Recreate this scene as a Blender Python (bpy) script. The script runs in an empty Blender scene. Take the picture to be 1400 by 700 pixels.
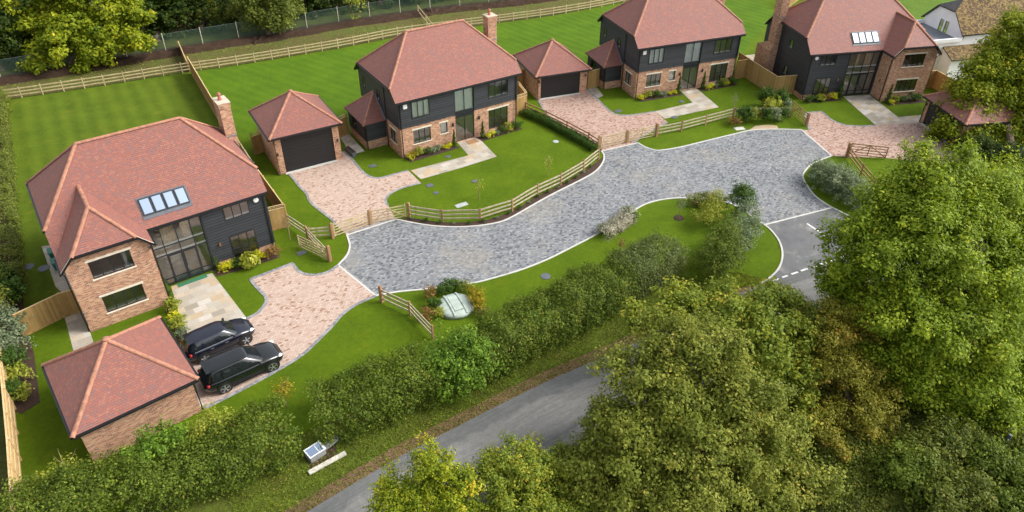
import bpy, math, random
import numpy as np
from mathutils import Vector, Matrix
from mathutils.geometry import tessellate_polygon

random.seed(7)
RNG = np.random.default_rng(7)
scene = bpy.context.scene
COL = bpy.data.collections.new("place")
scene.collection.children.link(COL)

# ------------------------------------------------------------------ camera
F_PX, CY, PITCH, ROLL, CAM_H = 989.65, 317.79, math.radians(34.984), math.radians(0.44), 31.821

def ray(px, py):
    u, w = px - 700.0, py - CY
    c, s = math.cos(ROLL), math.sin(ROLL)
    u, w = c * u + s * w, -s * u + c * w
    return Vector((u / F_PX, math.cos(PITCH) - (w / F_PX) * math.sin(PITCH),
                   -math.sin(PITCH) - (w / F_PX) * math.cos(PITCH)))

def W(px, py, z=0.0):
    """ground point seen at a place of the survey photograph"""
    d = ray(px, py)
    t = (z - CAM_H) / d.z
    return Vector((d.x * t, d.y * t, z))

def atY(px, py, Y):
    d = ray(px, py)
    t = Y / d.y
    return Vector((d.x * t, Y, CAM_H + d.z * t))

cd = bpy.data.cameras.new("camera")
cam = bpy.data.objects.new("camera", cd)
scene.collection.objects.link(cam)
cd.sensor_width = 36.0
cd.lens = F_PX / 1400.0 * 36.0
cd.shift_y = -(350.0 - CY) / 1400.0
cd.clip_start, cd.clip_end = 0.5, 3000
cam.matrix_world = (Matrix.Translation((0, 0, CAM_H)) @ Matrix.Rotation(math.pi / 2 - PITCH, 4, 'X')
                    @ Matrix.Rotation(ROLL, 4, 'Z'))
scene.camera = cam

# ------------------------------------------------------------------ world / light
SUN_EL, SUN_AZ = math.radians(41), math.radians(86)      # azimuth clockwise from +y
w = bpy.data.worlds.new("World")
scene.world = w
w.use_nodes = True
nt = w.node_tree
sky = nt.nodes.new('ShaderNodeTexSky')
sky.sky_type = 'NISHITA'
sky.sun_disc = False
sky.sun_elevation = SUN_EL
sky.sun_rotation = SUN_AZ
sky.dust_density = 4.0
sky.air_density = 1.2
hs = nt.nodes.new('ShaderNodeHueSaturation')
hs.inputs['Saturation'].default_value = 0.30
bg = nt.nodes['Background']
nt.links.new(sky.outputs[0], hs.inputs['Color'])
nt.links.new(hs.outputs[0], bg.inputs['Color'])
bg.inputs['Strength'].default_value = 0.15
sl = bpy.data.lights.new("sun", 'SUN')
sl.energy = 1.4
sl.angle = math.radians(22)
sl.color = (1.0, 0.965, 0.91)
so = bpy.data.objects.new("sun", sl)
scene.collection.objects.link(so)
sd = Vector((math.sin(SUN_AZ) * math.cos(SUN_EL), math.cos(SUN_AZ) * math.cos(SUN_EL), math.sin(SUN_EL)))
so.rotation_euler = sd.to_track_quat('Z', 'Y').to_euler()
so.location = (60, 20, 60)
vs = scene.view_settings
vs.view_transform = 'Standard'
vs.look = 'None'
vs.exposure = 0.97
vs.gamma = 1.0
vs.use_curve_mapping = False

# ------------------------------------------------------------------ materials
MATS = {}

class NB:
    def __init__(s, name):
        s.m = bpy.data.materials.new(name)
        s.m.use_nodes = True
        s.nt = s.m.node_tree
        s.nt.nodes.clear()
        s.out = s.n('ShaderNodeOutputMaterial')
        MATS[name] = s.m

    def n(s, t, **kw):
        nd = s.nt.nodes.new(t)
        for k, v in kw.items():
            if k[0] == '_':
                setattr(nd, k[1:], v)
            else:
                s.set(nd, k.replace('__', ' '), v)
        return nd

    def set(s, nd, k, v):
        key = int(k[1:]) if (k[0] == 'i' and k[1:].isdigit()) else k
        sock = nd.inputs[key]
        if hasattr(v, 'is_linked') or isinstance(v, bpy.types.NodeSocket):
            s.nt.links.new(v, sock)
        else:
            if isinstance(v, tuple) and len(v) == 3 and sock.type == 'RGBA':
                v = v + (1,)
            sock.default_value = v

    def mix(s, f, a, b, blend='MIX'):
        nd = s.nt.nodes.new('ShaderNodeMix')
        nd.data_type = 'RGBA'
        nd.blend_type = blend
        for i, v in ((0, f), (6, a), (7, b)):
            if isinstance(v, bpy.types.NodeSocket):
                s.nt.links.new(v, nd.inputs[i])
            else:
                nd.inputs[i].default_value = (v + (1,)) if isinstance(v, tuple) and len(v) == 3 else v
        return nd.outputs[2]

    def ramp(s, f, stops, interp='LINEAR'):
        nd = s.nt.nodes.new('ShaderNodeValToRGB')
        nd.color_ramp.interpolation = interp
        el = nd.color_ramp.elements
        while len(el) < len(stops):
            el.new(0.5)
        for e, (p, c) in zip(el, stops):
            e.position = p
            e.color = c + (1,) if len(c) == 3 else c
        s.nt.links.new(f, nd.inputs[0])
        return nd.outputs[0]

    def math(s, op, a, b=0.0):
        nd = s.nt.nodes.new('ShaderNodeMath')
        nd.operation = op
        for i, v in enumerate((a, b)):
            if isinstance(v, bpy.types.NodeSocket):
                s.nt.links.new(v, nd.inputs[i])
            else:
                nd.inputs[i].default_value = v
        return nd.outputs[0]

    def uv(s):
        return s.n('ShaderNodeTexCoord').outputs['UV']

    def obj(s):
        return s.n('ShaderNodeTexCoord').outputs['Object']

    def gen(s):
        return s.n('ShaderNodeNewGeometry').outputs['Position']

    def noise(s, vec, scale, detail=3, rough=0.55):
        nd = s.n('ShaderNodeTexNoise', Vector=vec, Scale=scale, Detail=detail, Roughness=rough)
        return nd.outputs['Fac']

    def vmap(s, vec, rot=0.0, scale=(1, 1, 1)):
        nd = s.n('ShaderNodeMapping', Vector=vec)
        nd.inputs['Rotation'].default_value = (0, 0, rot)
        nd.inputs['Scale'].default_value = scale
        return nd.outputs[0]

    def bump(s, h, strength=0.5, dist=0.02):
        return s.n('ShaderNodeBump', Height=h, Strength=strength, Distance=dist).outputs[0]

    def pbr(s, col, rough=0.7, normal=None, metallic=0.0, spec=0.5, **kw):
        p = s.n('ShaderNodeBsdfPrincipled')
        s.set(p, 'Base Color', col)
        s.set(p, 'Roughness', rough)
        s.set(p, 'Metallic', metallic)
        s.set(p, 'Specular IOR Level', spec)
        for k, v in kw.items():
            s.set(p, k.replace('__', ' '), v)
        if normal is not None:
            s.set(p, 'Normal', normal)
        s.nt.links.new(p.outputs[0], s.out.inputs[0])
        return s.m

def plain(name, col, rough=0.6, metallic=0.0, var=0.15, scale=3.0, spec=0.5, **kw):
    b = NB(name)
    n = b.noise(b.obj(), scale, 4)
    lo = tuple(c * (1 - var) for c in col)
    hi = tuple(min(1, c * (1 + var)) for c in col)
    c = b.ramp(n, [(0.3, lo), (0.7, hi)])
    return b.pbr(c, rough, metallic=metallic, spec=spec, **kw)

def brick_like(name, bw, rh, mortar, mcol, stops, rough=0.8, rot=0.0, big=0.0, bumpd=0.01, offset=0.5, saw=False, bigscale=0.25, spec=0.4):
    b = NB(name)
    v = b.uv()
    if rot:
        v = b.vmap(v, rot)
    t = b.n('ShaderNodeTexBrick', Vector=v, Scale=1.0, Color1=(0, 0, 0), Color2=(1, 1, 1), Mortar=(0.5, 0.5, 0.5))
    s = t
    s.offset = offset
    s.inputs['Mortar Size'].default_value = mortar
    s.inputs['Mortar Smooth'].default_value = 0.2
    s.inputs['Brick Width'].default_value = bw
    s.inputs['Row Height'].default_value = rh
    f = b.n('ShaderNodeSeparateColor', Color=t.outputs['Color']).outputs[0]
    if big:
        n = b.noise(b.obj(), bigscale, 4, 0.6)
        n = b.math('MULTIPLY', b.math('SUBTRACT', n, 0.5), big)
        f = b.math('ADD', f, n)
    c = b.ramp(f, stops)
    fine = b.noise(b.obj(), 9.0, 3)
    c = b.mix(0.35, c, b.ramp(fine, [(0.3, (0.55, 0.55, 0.55)), (0.7, (1, 1, 1))]), 'MULTIPLY')
    c = b.mix(t.outputs['Fac'], c, mcol)
    if name == 'grey setts':
        st = b.n('ShaderNodeSeparateColor', Color=b.ramp(b.noise(b.obj(), 0.16, 5, 0.7), [(0.52, (0, 0, 0)), (0.7, (1, 1, 1))])).outputs[0]
        c = b.mix(b.math('MULTIPLY', st, 0.5), c, (0.30, 0.265, 0.21))
    h = b.math('SUBTRACT', 1.0, t.outputs['Fac'])
    if saw:
        y = b.n('ShaderNodeSeparateXYZ', Vector=v).outputs[1]
        fr = b.math('FRACT', b.math('DIVIDE', y, rh))
        h = b.math('ADD', b.math('MULTIPLY', h, 0.3), b.math('SUBTRACT', 1.0, fr))
    nm = b.bump(h, 0.7, bumpd)
    return b.pbr(c, rough, nm, spec=spec)

ROOF = [(0.0, (0.215, 0.112, 0.100)), (0.25, (0.240, 0.103, 0.084)), (0.5, (0.270, 0.102, 0.078)), (0.8, (0.292, 0.112, 0.082)), (1.0, (0.32, 0.132, 0.092))]
brick_like('roof tile', 0.17, 0.13, 0.007, (0.15, 0.068, 0.056), ROOF, 0.62, big=0.45, bumpd=0.035, saw=True, bigscale=1.1)
BR = [(0.0, (0.18, 0.08, 0.052)), (0.2, (0.32, 0.132, 0.075)), (0.5, (0.46, 0.205, 0.112)), (0.8, (0.56, 0.30, 0.165)), (1.0, (0.60, 0.37, 0.225))]
brick_like('brick', 0.225, 0.075, 0.010, (0.46, 0.37, 0.28), BR, 0.9, big=0.55, bumpd=0.008, bigscale=0.9)
PINK = [(0.0, (0.27, 0.155, 0.10)), (0.06, (0.34, 0.21, 0.14)), (0.12, (0.44, 0.315, 0.245)), (0.5, (0.50, 0.37, 0.30)), (1.0, (0.56, 0.435, 0.365))]
brick_like('pink block paving', 0.21, 0.14, 0.012, (0.30, 0.22, 0.175), PINK, 0.85, rot=math.radians(-36), big=0.16)
RED = [(0.0, (0.22, 0.11, 0.08)), (0.2, (0.34, 0.19, 0.14)), (0.4, (0.40, 0.265, 0.21)), (1.0, (0.50, 0.365, 0.30))]
brick_like('red block paving', 0.22, 0.15, 0.012, (0.30, 0.22, 0.18), RED, 0.85, rot=math.radians(-21), big=0.2)
SETT = [(0.0, (0.075, 0.083, 0.094)), (0.12, (0.115, 0.127, 0.142)), (0.25, (0.175, 0.186, 0.198)), (0.6, (0.215, 0.225, 0.235)), (0.85, (0.255, 0.264, 0.270)), (1.0, (0.33, 0.335, 0.335))]
brick_like('grey setts', 0.21, 0.15, 0.012, (0.14, 0.145, 0.15), SETT, 0.8, rot=math.radians(-30), big=0.45, bigscale=0.3)
SLAB = [(0.0, (0.30, 0.265, 0.21)), (0.4, (0.40, 0.355, 0.285)), (0.7, (0.46, 0.425, 0.37)), (0.85, (0.44, 0.33, 0.20)), (1.0, (0.52, 0.48, 0.43))]
brick_like('sandstone slabs', 0.85, 0.55, 0.014, (0.38, 0.34, 0.28), SLAB, 0.85, rot=math.radians(-36), big=0.4)
brick_like('edging blocks', 0.22, 0.12, 0.01, (0.22, 0.21, 0.2), [(0, (0.15, 0.155, 0.165)), (1, (0.36, 0.36, 0.36))], 0.85, rot=0.4)
MOSS = [(0.0, (0.06, 0.04, 0.025)), (0.4, (0.14, 0.088, 0.036)), (0.7, (0.22, 0.145, 0.048)), (1.0, (0.27, 0.20, 0.075))]
brick_like('mossy tile', 0.2, 0.16, 0.01, (0.09, 0.06, 0.035), MOSS, 0.95, big=1.3, saw=True, bumpd=0.05, bigscale=1.2)
brick_like('dark slate', 0.25, 0.18, 0.008, (0.02, 0.02, 0.022), [(0, (0.03, 0.03, 0.032)), (1, (0.055, 0.05, 0.05))], 0.7, saw=True, bumpd=0.02)

plain('ridge tile', (0.34, 0.155, 0.095), 0.75, var=0.3, scale=4)
def clad_mat():
    b = NB('black weatherboard')
    o = b.vmap(b.uv(), 0, (0.8, 14, 1))
    g = b.noise(o, 3.0, 4)
    c = b.ramp(g, [(0.3, (0.020, 0.024, 0.030)), (0.7, (0.044, 0.049, 0.058))])
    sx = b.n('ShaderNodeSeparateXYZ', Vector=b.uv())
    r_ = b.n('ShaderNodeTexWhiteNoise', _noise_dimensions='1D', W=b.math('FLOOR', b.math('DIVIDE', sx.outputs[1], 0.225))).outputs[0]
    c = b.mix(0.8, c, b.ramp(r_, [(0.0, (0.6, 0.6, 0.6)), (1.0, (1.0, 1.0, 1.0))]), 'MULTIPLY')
    lap_shadow = b.ramp(b.math('FRACT', b.math('DIVIDE', sx.outputs[1], 0.225)), [(0.0, (0.18, 0.18, 0.18)), (0.16, (0.22, 0.22, 0.22)), (0.22, (1, 1, 1))])  # edge shadow at each board lap, painted into the colour as a dark line
    c = b.mix(1.0, c, lap_shadow, 'MULTIPLY')
    return b.pbr(c, 0.5, b.bump(g, 0.25, 0.004), spec=0.5)
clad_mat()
plain('anthracite frame', (0.018, 0.021, 0.025), 0.4, var=0.1)
plain('black plastic', (0.010, 0.010, 0.011), 0.4, var=0.1)
plain('pale stone', (0.66, 0.60, 0.48), 0.85, var=0.12)
plain('chimney cap stone', (0.50, 0.42, 0.32), 0.9, var=0.15)
plain('skylight flashing', (0.085, 0.095, 0.11), 0.5, var=0.15)
plain('white paint', (0.80, 0.80, 0.78), 0.55, var=0.03)
plain('room plaster', (0.90, 0.88, 0.83), 0.9, var=0.04)
plain('room floor', (0.58, 0.50, 0.40), 0.6, var=0.2, scale=2)
plain('blind fabric', (0.80, 0.83, 0.82), 0.9, var=0.05)
plain('curtain', (0.60, 0.48, 0.33), 0.95, var=0.25, scale=6)
plain('garage door', (0.009, 0.010, 0.012), 0.45, var=0.1)
plain('white render', (0.86, 0.87, 0.88), 0.9, var=0.05, scale=1.2)
plain('lead', (0.20, 0.22, 0.25), 0.55, metallic=0.3, var=0.15)
plain('galvanised metal', (0.22, 0.24, 0.26), 0.55, metallic=0.2, var=0.15)
plain('grey metal', (0.35, 0.36, 0.37), 0.5, metallic=0.3, var=0.15)
plain('kerb concrete', (0.50, 0.49, 0.45), 0.85, var=0.1, scale=2)
plain('white line paint', (0.66, 0.66, 0.64), 0.8, var=0.18, scale=5)
plain('worn line paint', (0.34, 0.34, 0.32), 0.85, var=0.3, scale=5)
plain('iron cover', (0.11, 0.12, 0.13), 0.6, metallic=0.2, var=0.2, scale=6)
plain('grey cover', (0.36, 0.38, 0.36), 0.8, var=0.2, scale=6)
plain('cover shell', (0.36, 0.42, 0.37), 0.8, var=0.18, scale=2.5)
plain('dark rubber', (0.014, 0.014, 0.015), 0.8, var=0.1)
plain('green mat', (0.03, 0.14, 0.07), 0.95, var=0.2, scale=12)
plain('coir mat', (0.30, 0.16, 0.07), 0.98, var=0.2, scale=14)
plain('green plastic', (0.02, 0.16, 0.12), 0.5, var=0.1)
plain('blue paint', (0.045, 0.09, 0.16), 0.5, var=0.2)
plain('teal paint', (0.03, 0.22, 0.30), 0.4, var=0.1)
plain('terracotta', (0.36, 0.13, 0.09), 0.8, var=0.2)
plain('bark', (0.12, 0.085, 0.055), 0.95, var=0.45, scale=5)
plain('pale bark', (0.28, 0.20, 0.12), 0.9, var=0.35, scale=5)
plain('mulch', (0.050, 0.027, 0.017), 1.0, var=0.55, scale=14)
plain('weathered plank', (0.48, 0.46, 0.38), 0.9, var=0.35, scale=6)
plain('lamp copper', (0.5, 0.25, 0.12), 0.35, metallic=0.8, var=0.1)

def wood(name, a, b_, rough=0.85):
    b = NB(name)
    v = b.vmap(b.uv(), 0, (1, 1, 1))
    sx = b.n('ShaderNodeSeparateXYZ', Vector=v)
    cell = b.n('ShaderNodeTexWhiteNoise', _noise_dimensions='1D', W=b.math('FLOOR', b.math('DIVIDE', sx.outputs[0], 0.125))).outputs[0]
    g = b.noise(b.obj(), 2.2, 5)
    f = b.math('ADD', b.math('MULTIPLY', cell, 0.5), b.math('MULTIPLY', g, 0.6))
    c = b.ramp(f, [(0.15, a), (0.85, b_)])
    return b.pbr(c, rough, b.bump(b.noise(b.vmap(b.obj(), 0, (20, 20, 2)), 4, 3), 0.2, 0.004))
wood('fence board', (0.255, 0.155, 0.045), (0.44, 0.285, 0.105))
wood('new fence timber', (0.46, 0.32, 0.14), (0.62, 0.46, 0.24))
wood('oak post', (0.22, 0.115, 0.05), (0.40, 0.24, 0.12))
wood('grey rail', (0.26, 0.21, 0.14), (0.50, 0.42, 0.29))
wood('pale rail', (0.36, 0.275, 0.14), (0.54, 0.43, 0.25))

def glass_mat(name, tint, fac, gcol=(1, 1, 1, 1)):
    b = NB(name)
    lw = b.n('ShaderNodeFresnel', IOR=1.5).outputs[0]
    f = b.math('ADD', b.math('MULTIPLY', lw, 1.0), fac)
    tr = b.n('ShaderNodeBsdfTransparent', Color=tint)
    gl = b.n('ShaderNodeBsdfGlossy', Color=gcol, Roughness=0.03)
    ms = b.n('ShaderNodeMixShader', i0=f, i1=tr.outputs[0], i2=gl.outputs[0])
    b.nt.links.new(ms.outputs[0], b.out.inputs[0])
glass_mat('window glass', (0.97, 0.985, 0.98), 0.12)
glass_mat('roof glass', (0.35, 0.42, 0.5), 0.72, (.66, .80, 1.0, 1))
plain('car glass', (0.012, 0.016, 0.018), 0.04, var=0.05, spec=0.8)
plain('lamp glass', (0.80, 0.82, 0.84), 0.08, var=0.03, spec=0.8)
plain('tail lamp', (0.30, 0.010, 0.015), 0.2, var=0.1)
plain('silver', (0.62, 0.63, 0.64), 0.3, metallic=0.9, var=0.06)
def car_paint(name, col):
    b = NB(name)
    b.pbr(col, 0.2, metallic=0.0, spec=0.25, Coat__Weight=1.0, Coat__Roughness=0.04)
car_paint('black car paint', (0.006, 0.008, 0.009))
car_paint('navy car paint', (0.006, 0.009, 0.018))

def lawn_mat(name, a, b_, stripe=None, sw=0.9, samt=0.35, yellow=0.25):
    b = NB(name)
    p = b.gen()
    n1 = b.noise(p, 0.35, 5, 0.6)
    n2 = b.noise(p, 3.5, 4, 0.65)
    n3 = b.noise(p, 14.0, 4, 0.75)
    f = b.math('ADD', b.math('MULTIPLY', n1, 0.45), b.math('ADD', b.math('MULTIPLY', n2, 0.35), b.math('MULTIPLY', n3, 0.55)))
    f = b.math('SUBTRACT', f, 0.125)
    if stripe is not None:
        x = b.n('ShaderNodeSeparateXYZ', Vector=b.vmap(p, -stripe)).outputs[0]
        x = b.math('ADD', x, b.math('MULTIPLY', b.noise(p, 0.6, 2), 0.22))
        sn = b.math('SINE', b.math('MULTIPLY', x, math.pi / sw))
        sn = b.math('MULTIPLY', b.math('ADD', sn, 0.0), samt * 0.35)
        f = b.math('ADD', f, b.math('MULTIPLY', sn, 0.62))
    c = b.ramp(f, [(0.36, a), (0.74, b_)])
    yl = b.ramp(b.noise(p, 0.8, 5, 0.7), [(0.55, (0, 0, 0)), (0.75, (1, 1, 1))])
    yv = b.n('ShaderNodeSeparateColor', Color=yl).outputs[0]
    c = b.mix(b.math('MULTIPLY', yv, yellow), c, (b_[0] * 1.9, b_[1] * 1.12, b_[2] * 1.3))
    h = b.math('ADD', n3, b.noise(p, 60.0, 2))
    b.pbr(c, 0.95, b.bump(h, 0.9, 0.05), spec=0.15)
def stripe_axis(p, q):
    d = W(*q) - W(*p)
    return math.atan2(d.x, -d.y)
STR1 = stripe_axis((70, 140), (97, 250))
STR2 = stripe_axis((330, 110), (400, 135))
STR3 = stripe_axis((740, 40), (800, 62))
lawn_mat('lawn grass', (0.051, 0.097, 0.002), (0.121, 0.190, 0.005))
lawn_mat('striped lawn one', (0.051, 0.088, 0.004), (0.125, 0.179, 0.011), stripe=STR1, sw=0.75, samt=0.24, yellow=0.4)
lawn_mat('striped lawn two', (0.048, 0.108, 0.003), (0.104, 0.187, 0.007), stripe=STR2, sw=0.6, samt=0.16, yellow=0.2)
lawn_mat('striped lawn three', (0.047, 0.105, 0.003), (0.102, 0.187, 0.007), stripe=STR3, sw=0.62, samt=0.26, yellow=0.1)
lawn_mat('field grass', (0.065, 0.125, 0.012), (0.125, 0.205, 0.025), yellow=0.3)

def ground_mat(name, stops, s1, s2, bumpd=0.05):
    b = NB(name)
    p = b.gen()
    n = b.math('ADD', b.math('MULTIPLY', b.noise(p, s1, 6, 0.65), 0.6), b.math('MULTIPLY', b.noise(p, s2, 4, 0.7), 0.4))
    b.pbr(b.ramp(n, stops), 0.95, b.bump(b.noise(p, s2 * 2, 4), 0.9, bumpd), spec=0.15)
ground_mat('rough ground', [(0.32, (0.030, 0.034, 0.008)), (0.5, (0.052, 0.064, 0.013)), (0.68, (0.10, 0.10, 0.028))], 0.5, 6)
ground_mat('verge grass', [(0.33, (0.055, 0.050, 0.014)), (0.46, (0.070, 0.086, 0.012)), (0.6, (0.095, 0.14, 0.014)), (0.72, (0.15, 0.14, 0.03))], 0.8, 8)
ground_mat('strip grass', [(0.33, (0.085, 0.060, 0.030)), (0.5, (0.105, 0.095, 0.030)), (0.64, (0.075, 0.115, 0.018))], 0.25, 7)
ground_mat('bare earth', [(0.33, (0.030, 0.018, 0.012)), (0.66, (0.075, 0.045, 0.028))], 2.0, 14, 0.12)
ground_mat('brown gravel', [(0.3, (0.12, 0.072, 0.042)), (0.7, (0.24, 0.15, 0.09))], 1.2, 18)
ground_mat('gravel garden', [(0.3, (0.20, 0.19, 0.16)), (0.7, (0.42, 0.40, 0.36))], 1.2, 18)
ground_mat('sandy earth', [(0.3, (0.36, 0.26, 0.16)), (0.7, (0.52, 0.41, 0.28))], 1.2, 18)

def lane_mat():
    b = NB('lane asphalt')
    uv = b.uv()                       # u along the lane, v across it in metres
    p = b.gen()
    v = b.n('ShaderNodeSeparateXYZ', Vector=uv).outputs[1]
    v = b.math('ADD', v, b.math('MULTIPLY', b.math('SUBTRACT', b.noise(p, 0.55, 5, 0.7), 0.5), 1.3))
    band = b.ramp(b.math('DIVIDE', v, 5.0), [(0.0, (0.178, 0.184, 0.178)), (0.17, (0.191, 0.194, 0.187)), (0.22, (0.292, 0.285, 0.268)), (0.44, (0.315, 0.306, 0.285)), (0.60, (0.285, 0.280, 0.263)), (0.72, (0.166, 0.170, 0.161)), (0.8, (0.238, 0.238, 0.226)), (1.0, (0.191, 0.184, 0.166))])
    n = b.noise(p, 3.0, 6, 0.75)
    c = b.mix(0.6, band, b.ramp(n, [(0.3, (0.550, 0.550, 0.550)), (0.72, (1, 1, 1))]), 'MULTIPLY')
    st = b.noise(b.vmap(uv, 0, (0.22, 3.0, 1)), 2.0, 5, 0.7)
    c = b.mix(0.55, c, b.ramp(st, [(0.35, (0.6, 0.6, 0.6)), (0.62, (1, 1, 1))]), 'MULTIPLY')
    c = b.mix(0.5, c, b.ramp(b.noise(p, 16.0, 3, .8), [(0.35, (0.6, 0.6, 0.6)), (0.62, (1, 1, 1))]), 'MULTIPLY')
    cr = b.ramp(b.noise(p, 1.3, 8, 0.8), [(0.62, (1, 1, 1)), (0.70, (0.550, 0.550, 0.530))])
    c = b.mix(0.8, c, cr, 'MULTIPLY')
    b.pbr(c, 0.85, b.bump(b.noise(p, 40, 3), 0.4, 0.02), spec=0.3)
lane_mat()
def asphalt():
    b = NB('junction asphalt')
    p = b.gen()
    n = b.noise(p, 0.5, 6, 0.7)
    c = b.ramp(n, [(0.36, (0.105, 0.108, 0.115)), (0.55, (0.145, 0.146, 0.148)), (0.66, (0.25, 0.24, 0.22))])
    c = b.mix(0.4, c, b.ramp(b.noise(p, 25, 3), [(0.3, (0.6, 0.6, 0.6)), (0.7, (1, 1, 1))]), 'MULTIPLY')
    b.pbr(c, 0.8, b.bump(b.noise(p, 40, 3), 0.4, 0.02), spec=0.35)
asphalt()

def leaf_mat(name, stops, trans=0.35, rough=0.55):
    b = NB(name)
    t = b.n('ShaderNodeAttribute', _attribute_name='tint').outputs['Fac']
    c = b.ramp(t, stops)
    p = b.n('ShaderNodeBsdfPrincipled')
    b.set(p, 'Base Color', c)
    b.set(p, 'Roughness', rough)
    b.set(p, 'Specular IOR Level', 0.16)
    tl = b.n('ShaderNodeBsdfTranslucent', Color=b.mix(1.0, c, (1.0, 1.0, 0.55), 'MULTIPLY'))
    ms = b.n('ShaderNodeMixShader', i0=trans, i1=p.outputs[0], i2=tl.outputs[0])
    b.nt.links.new(ms.outputs[0], b.out.inputs[0])
def LS(d, m, l, acc=None):
    st = [(0.0, d), (0.5, m), (0.88, l)]
    st.append((1.0, acc or l))
    return st
leaf_mat('ash leaves', LS((0.095, 0.155, 0.009), (0.202, 0.282, 0.016), (0.378, 0.456, 0.032), (0.567, 0.547, 0.045)))
leaf_mat('olive leaves', LS((0.099, 0.129, 0.014), (0.198, 0.228, 0.030), (0.328, 0.338, 0.057), (0.439, 0.357, 0.063)))
leaf_mat('autumn leaves', LS((0.108, 0.158, 0.019), (0.206, 0.266, 0.028), (0.411, 0.388, 0.039), (0.400, 0.270, 0.030)))
leaf_mat('russet leaves', LS((0.115, 0.129, 0.014), (0.217, 0.212, 0.023), (0.332, 0.276, 0.035), (0.560, 0.230, 0.042)))
leaf_mat('maple leaves', LS((0.078, 0.133, 0.008), (0.206, 0.257, 0.012), (0.410, 0.424, 0.023), (0.586, 0.441, 0.031)))
leaf_mat('dark leaves', LS((0.017, 0.034, 0.005), (0.039, 0.068, 0.008), (0.083, 0.124, 0.014)))
leaf_mat('willow leaves', LS((0.066, 0.093, 0.015), (0.140, 0.178, 0.027), (0.246, 0.264, 0.046)))
leaf_mat('hedge leaves', LS((0.048, 0.080, 0.009), (0.115, 0.164, 0.018), (0.203, 0.268, 0.029), (0.271, 0.226, 0.044)))
leaf_mat('bright hedge leaves', LS((0.051, 0.106, 0.011), (0.120, 0.214, 0.020), (0.239, 0.377, 0.036)))
leaf_mat('green shrub leaves', LS((0.026, 0.061, 0.009), (0.057, 0.115, 0.016), (0.122, 0.203, 0.027)))
leaf_mat('grey shrub leaves', LS((0.090, 0.132, 0.071), (0.181, 0.232, 0.125), (0.329, 0.372, 0.221)))
leaf_mat('lime leaves', LS((0.248, 0.282, 0.008), (0.554, 0.537, 0.013), (0.765, 0.707, 0.035)), trans=0.25)
leaf_mat('yellow green leaves', LS((0.126, 0.172, 0.018), (0.280, 0.317, 0.035), (0.504, 0.475, 0.079)))
leaf_mat('golden leaves', LS((0.127, 0.120, 0.010), (0.297, 0.230, 0.013), (0.488, 0.360, 0.027)))
leaf_mat('red shrub leaves', LS((0.115, 0.078, 0.020), (0.214, 0.132, 0.036), (0.394, 0.202, 0.072), (0.591, 0.217, 0.103)))
leaf_mat('pink flower leaves', LS((0.082, 0.132, 0.029), (0.181, 0.217, 0.044), (0.361, 0.326, 0.103), (0.850, 0.434, 0.442)))
leaf_mat('white flower leaves', LS((0.085, 0.110, 0.057), (0.403, 0.370, 0.266), (0.700, 0.620, 0.494)), trans=0.15)
leaf_mat('bramble leaves', LS((0.046, 0.069, 0.012), (0.112, 0.144, 0.017), (0.230, 0.250, 0.040), (0.302, 0.218, 0.053)))
leaf_mat('verge blades', LS((0.103, 0.145, 0.016), (0.195, 0.253, 0.024), (0.370, 0.369, 0.051), (0.534, 0.408, 0.104)))
leaf_mat('pale hedge leaves', LS((0.055, 0.075, 0.018), (0.120, 0.155, 0.041), (0.200, 0.240, 0.077)))
leaf_mat('dry grass blades', LS((0.035, 0.040, 0.010), (0.075, 0.080, 0.020), (0.140, 0.130, 0.040), (0.180, 0.140, 0.060)))
# ------------------------------------------------------------------ mesh helpers
Z = Vector((0, 0, 1))

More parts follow.
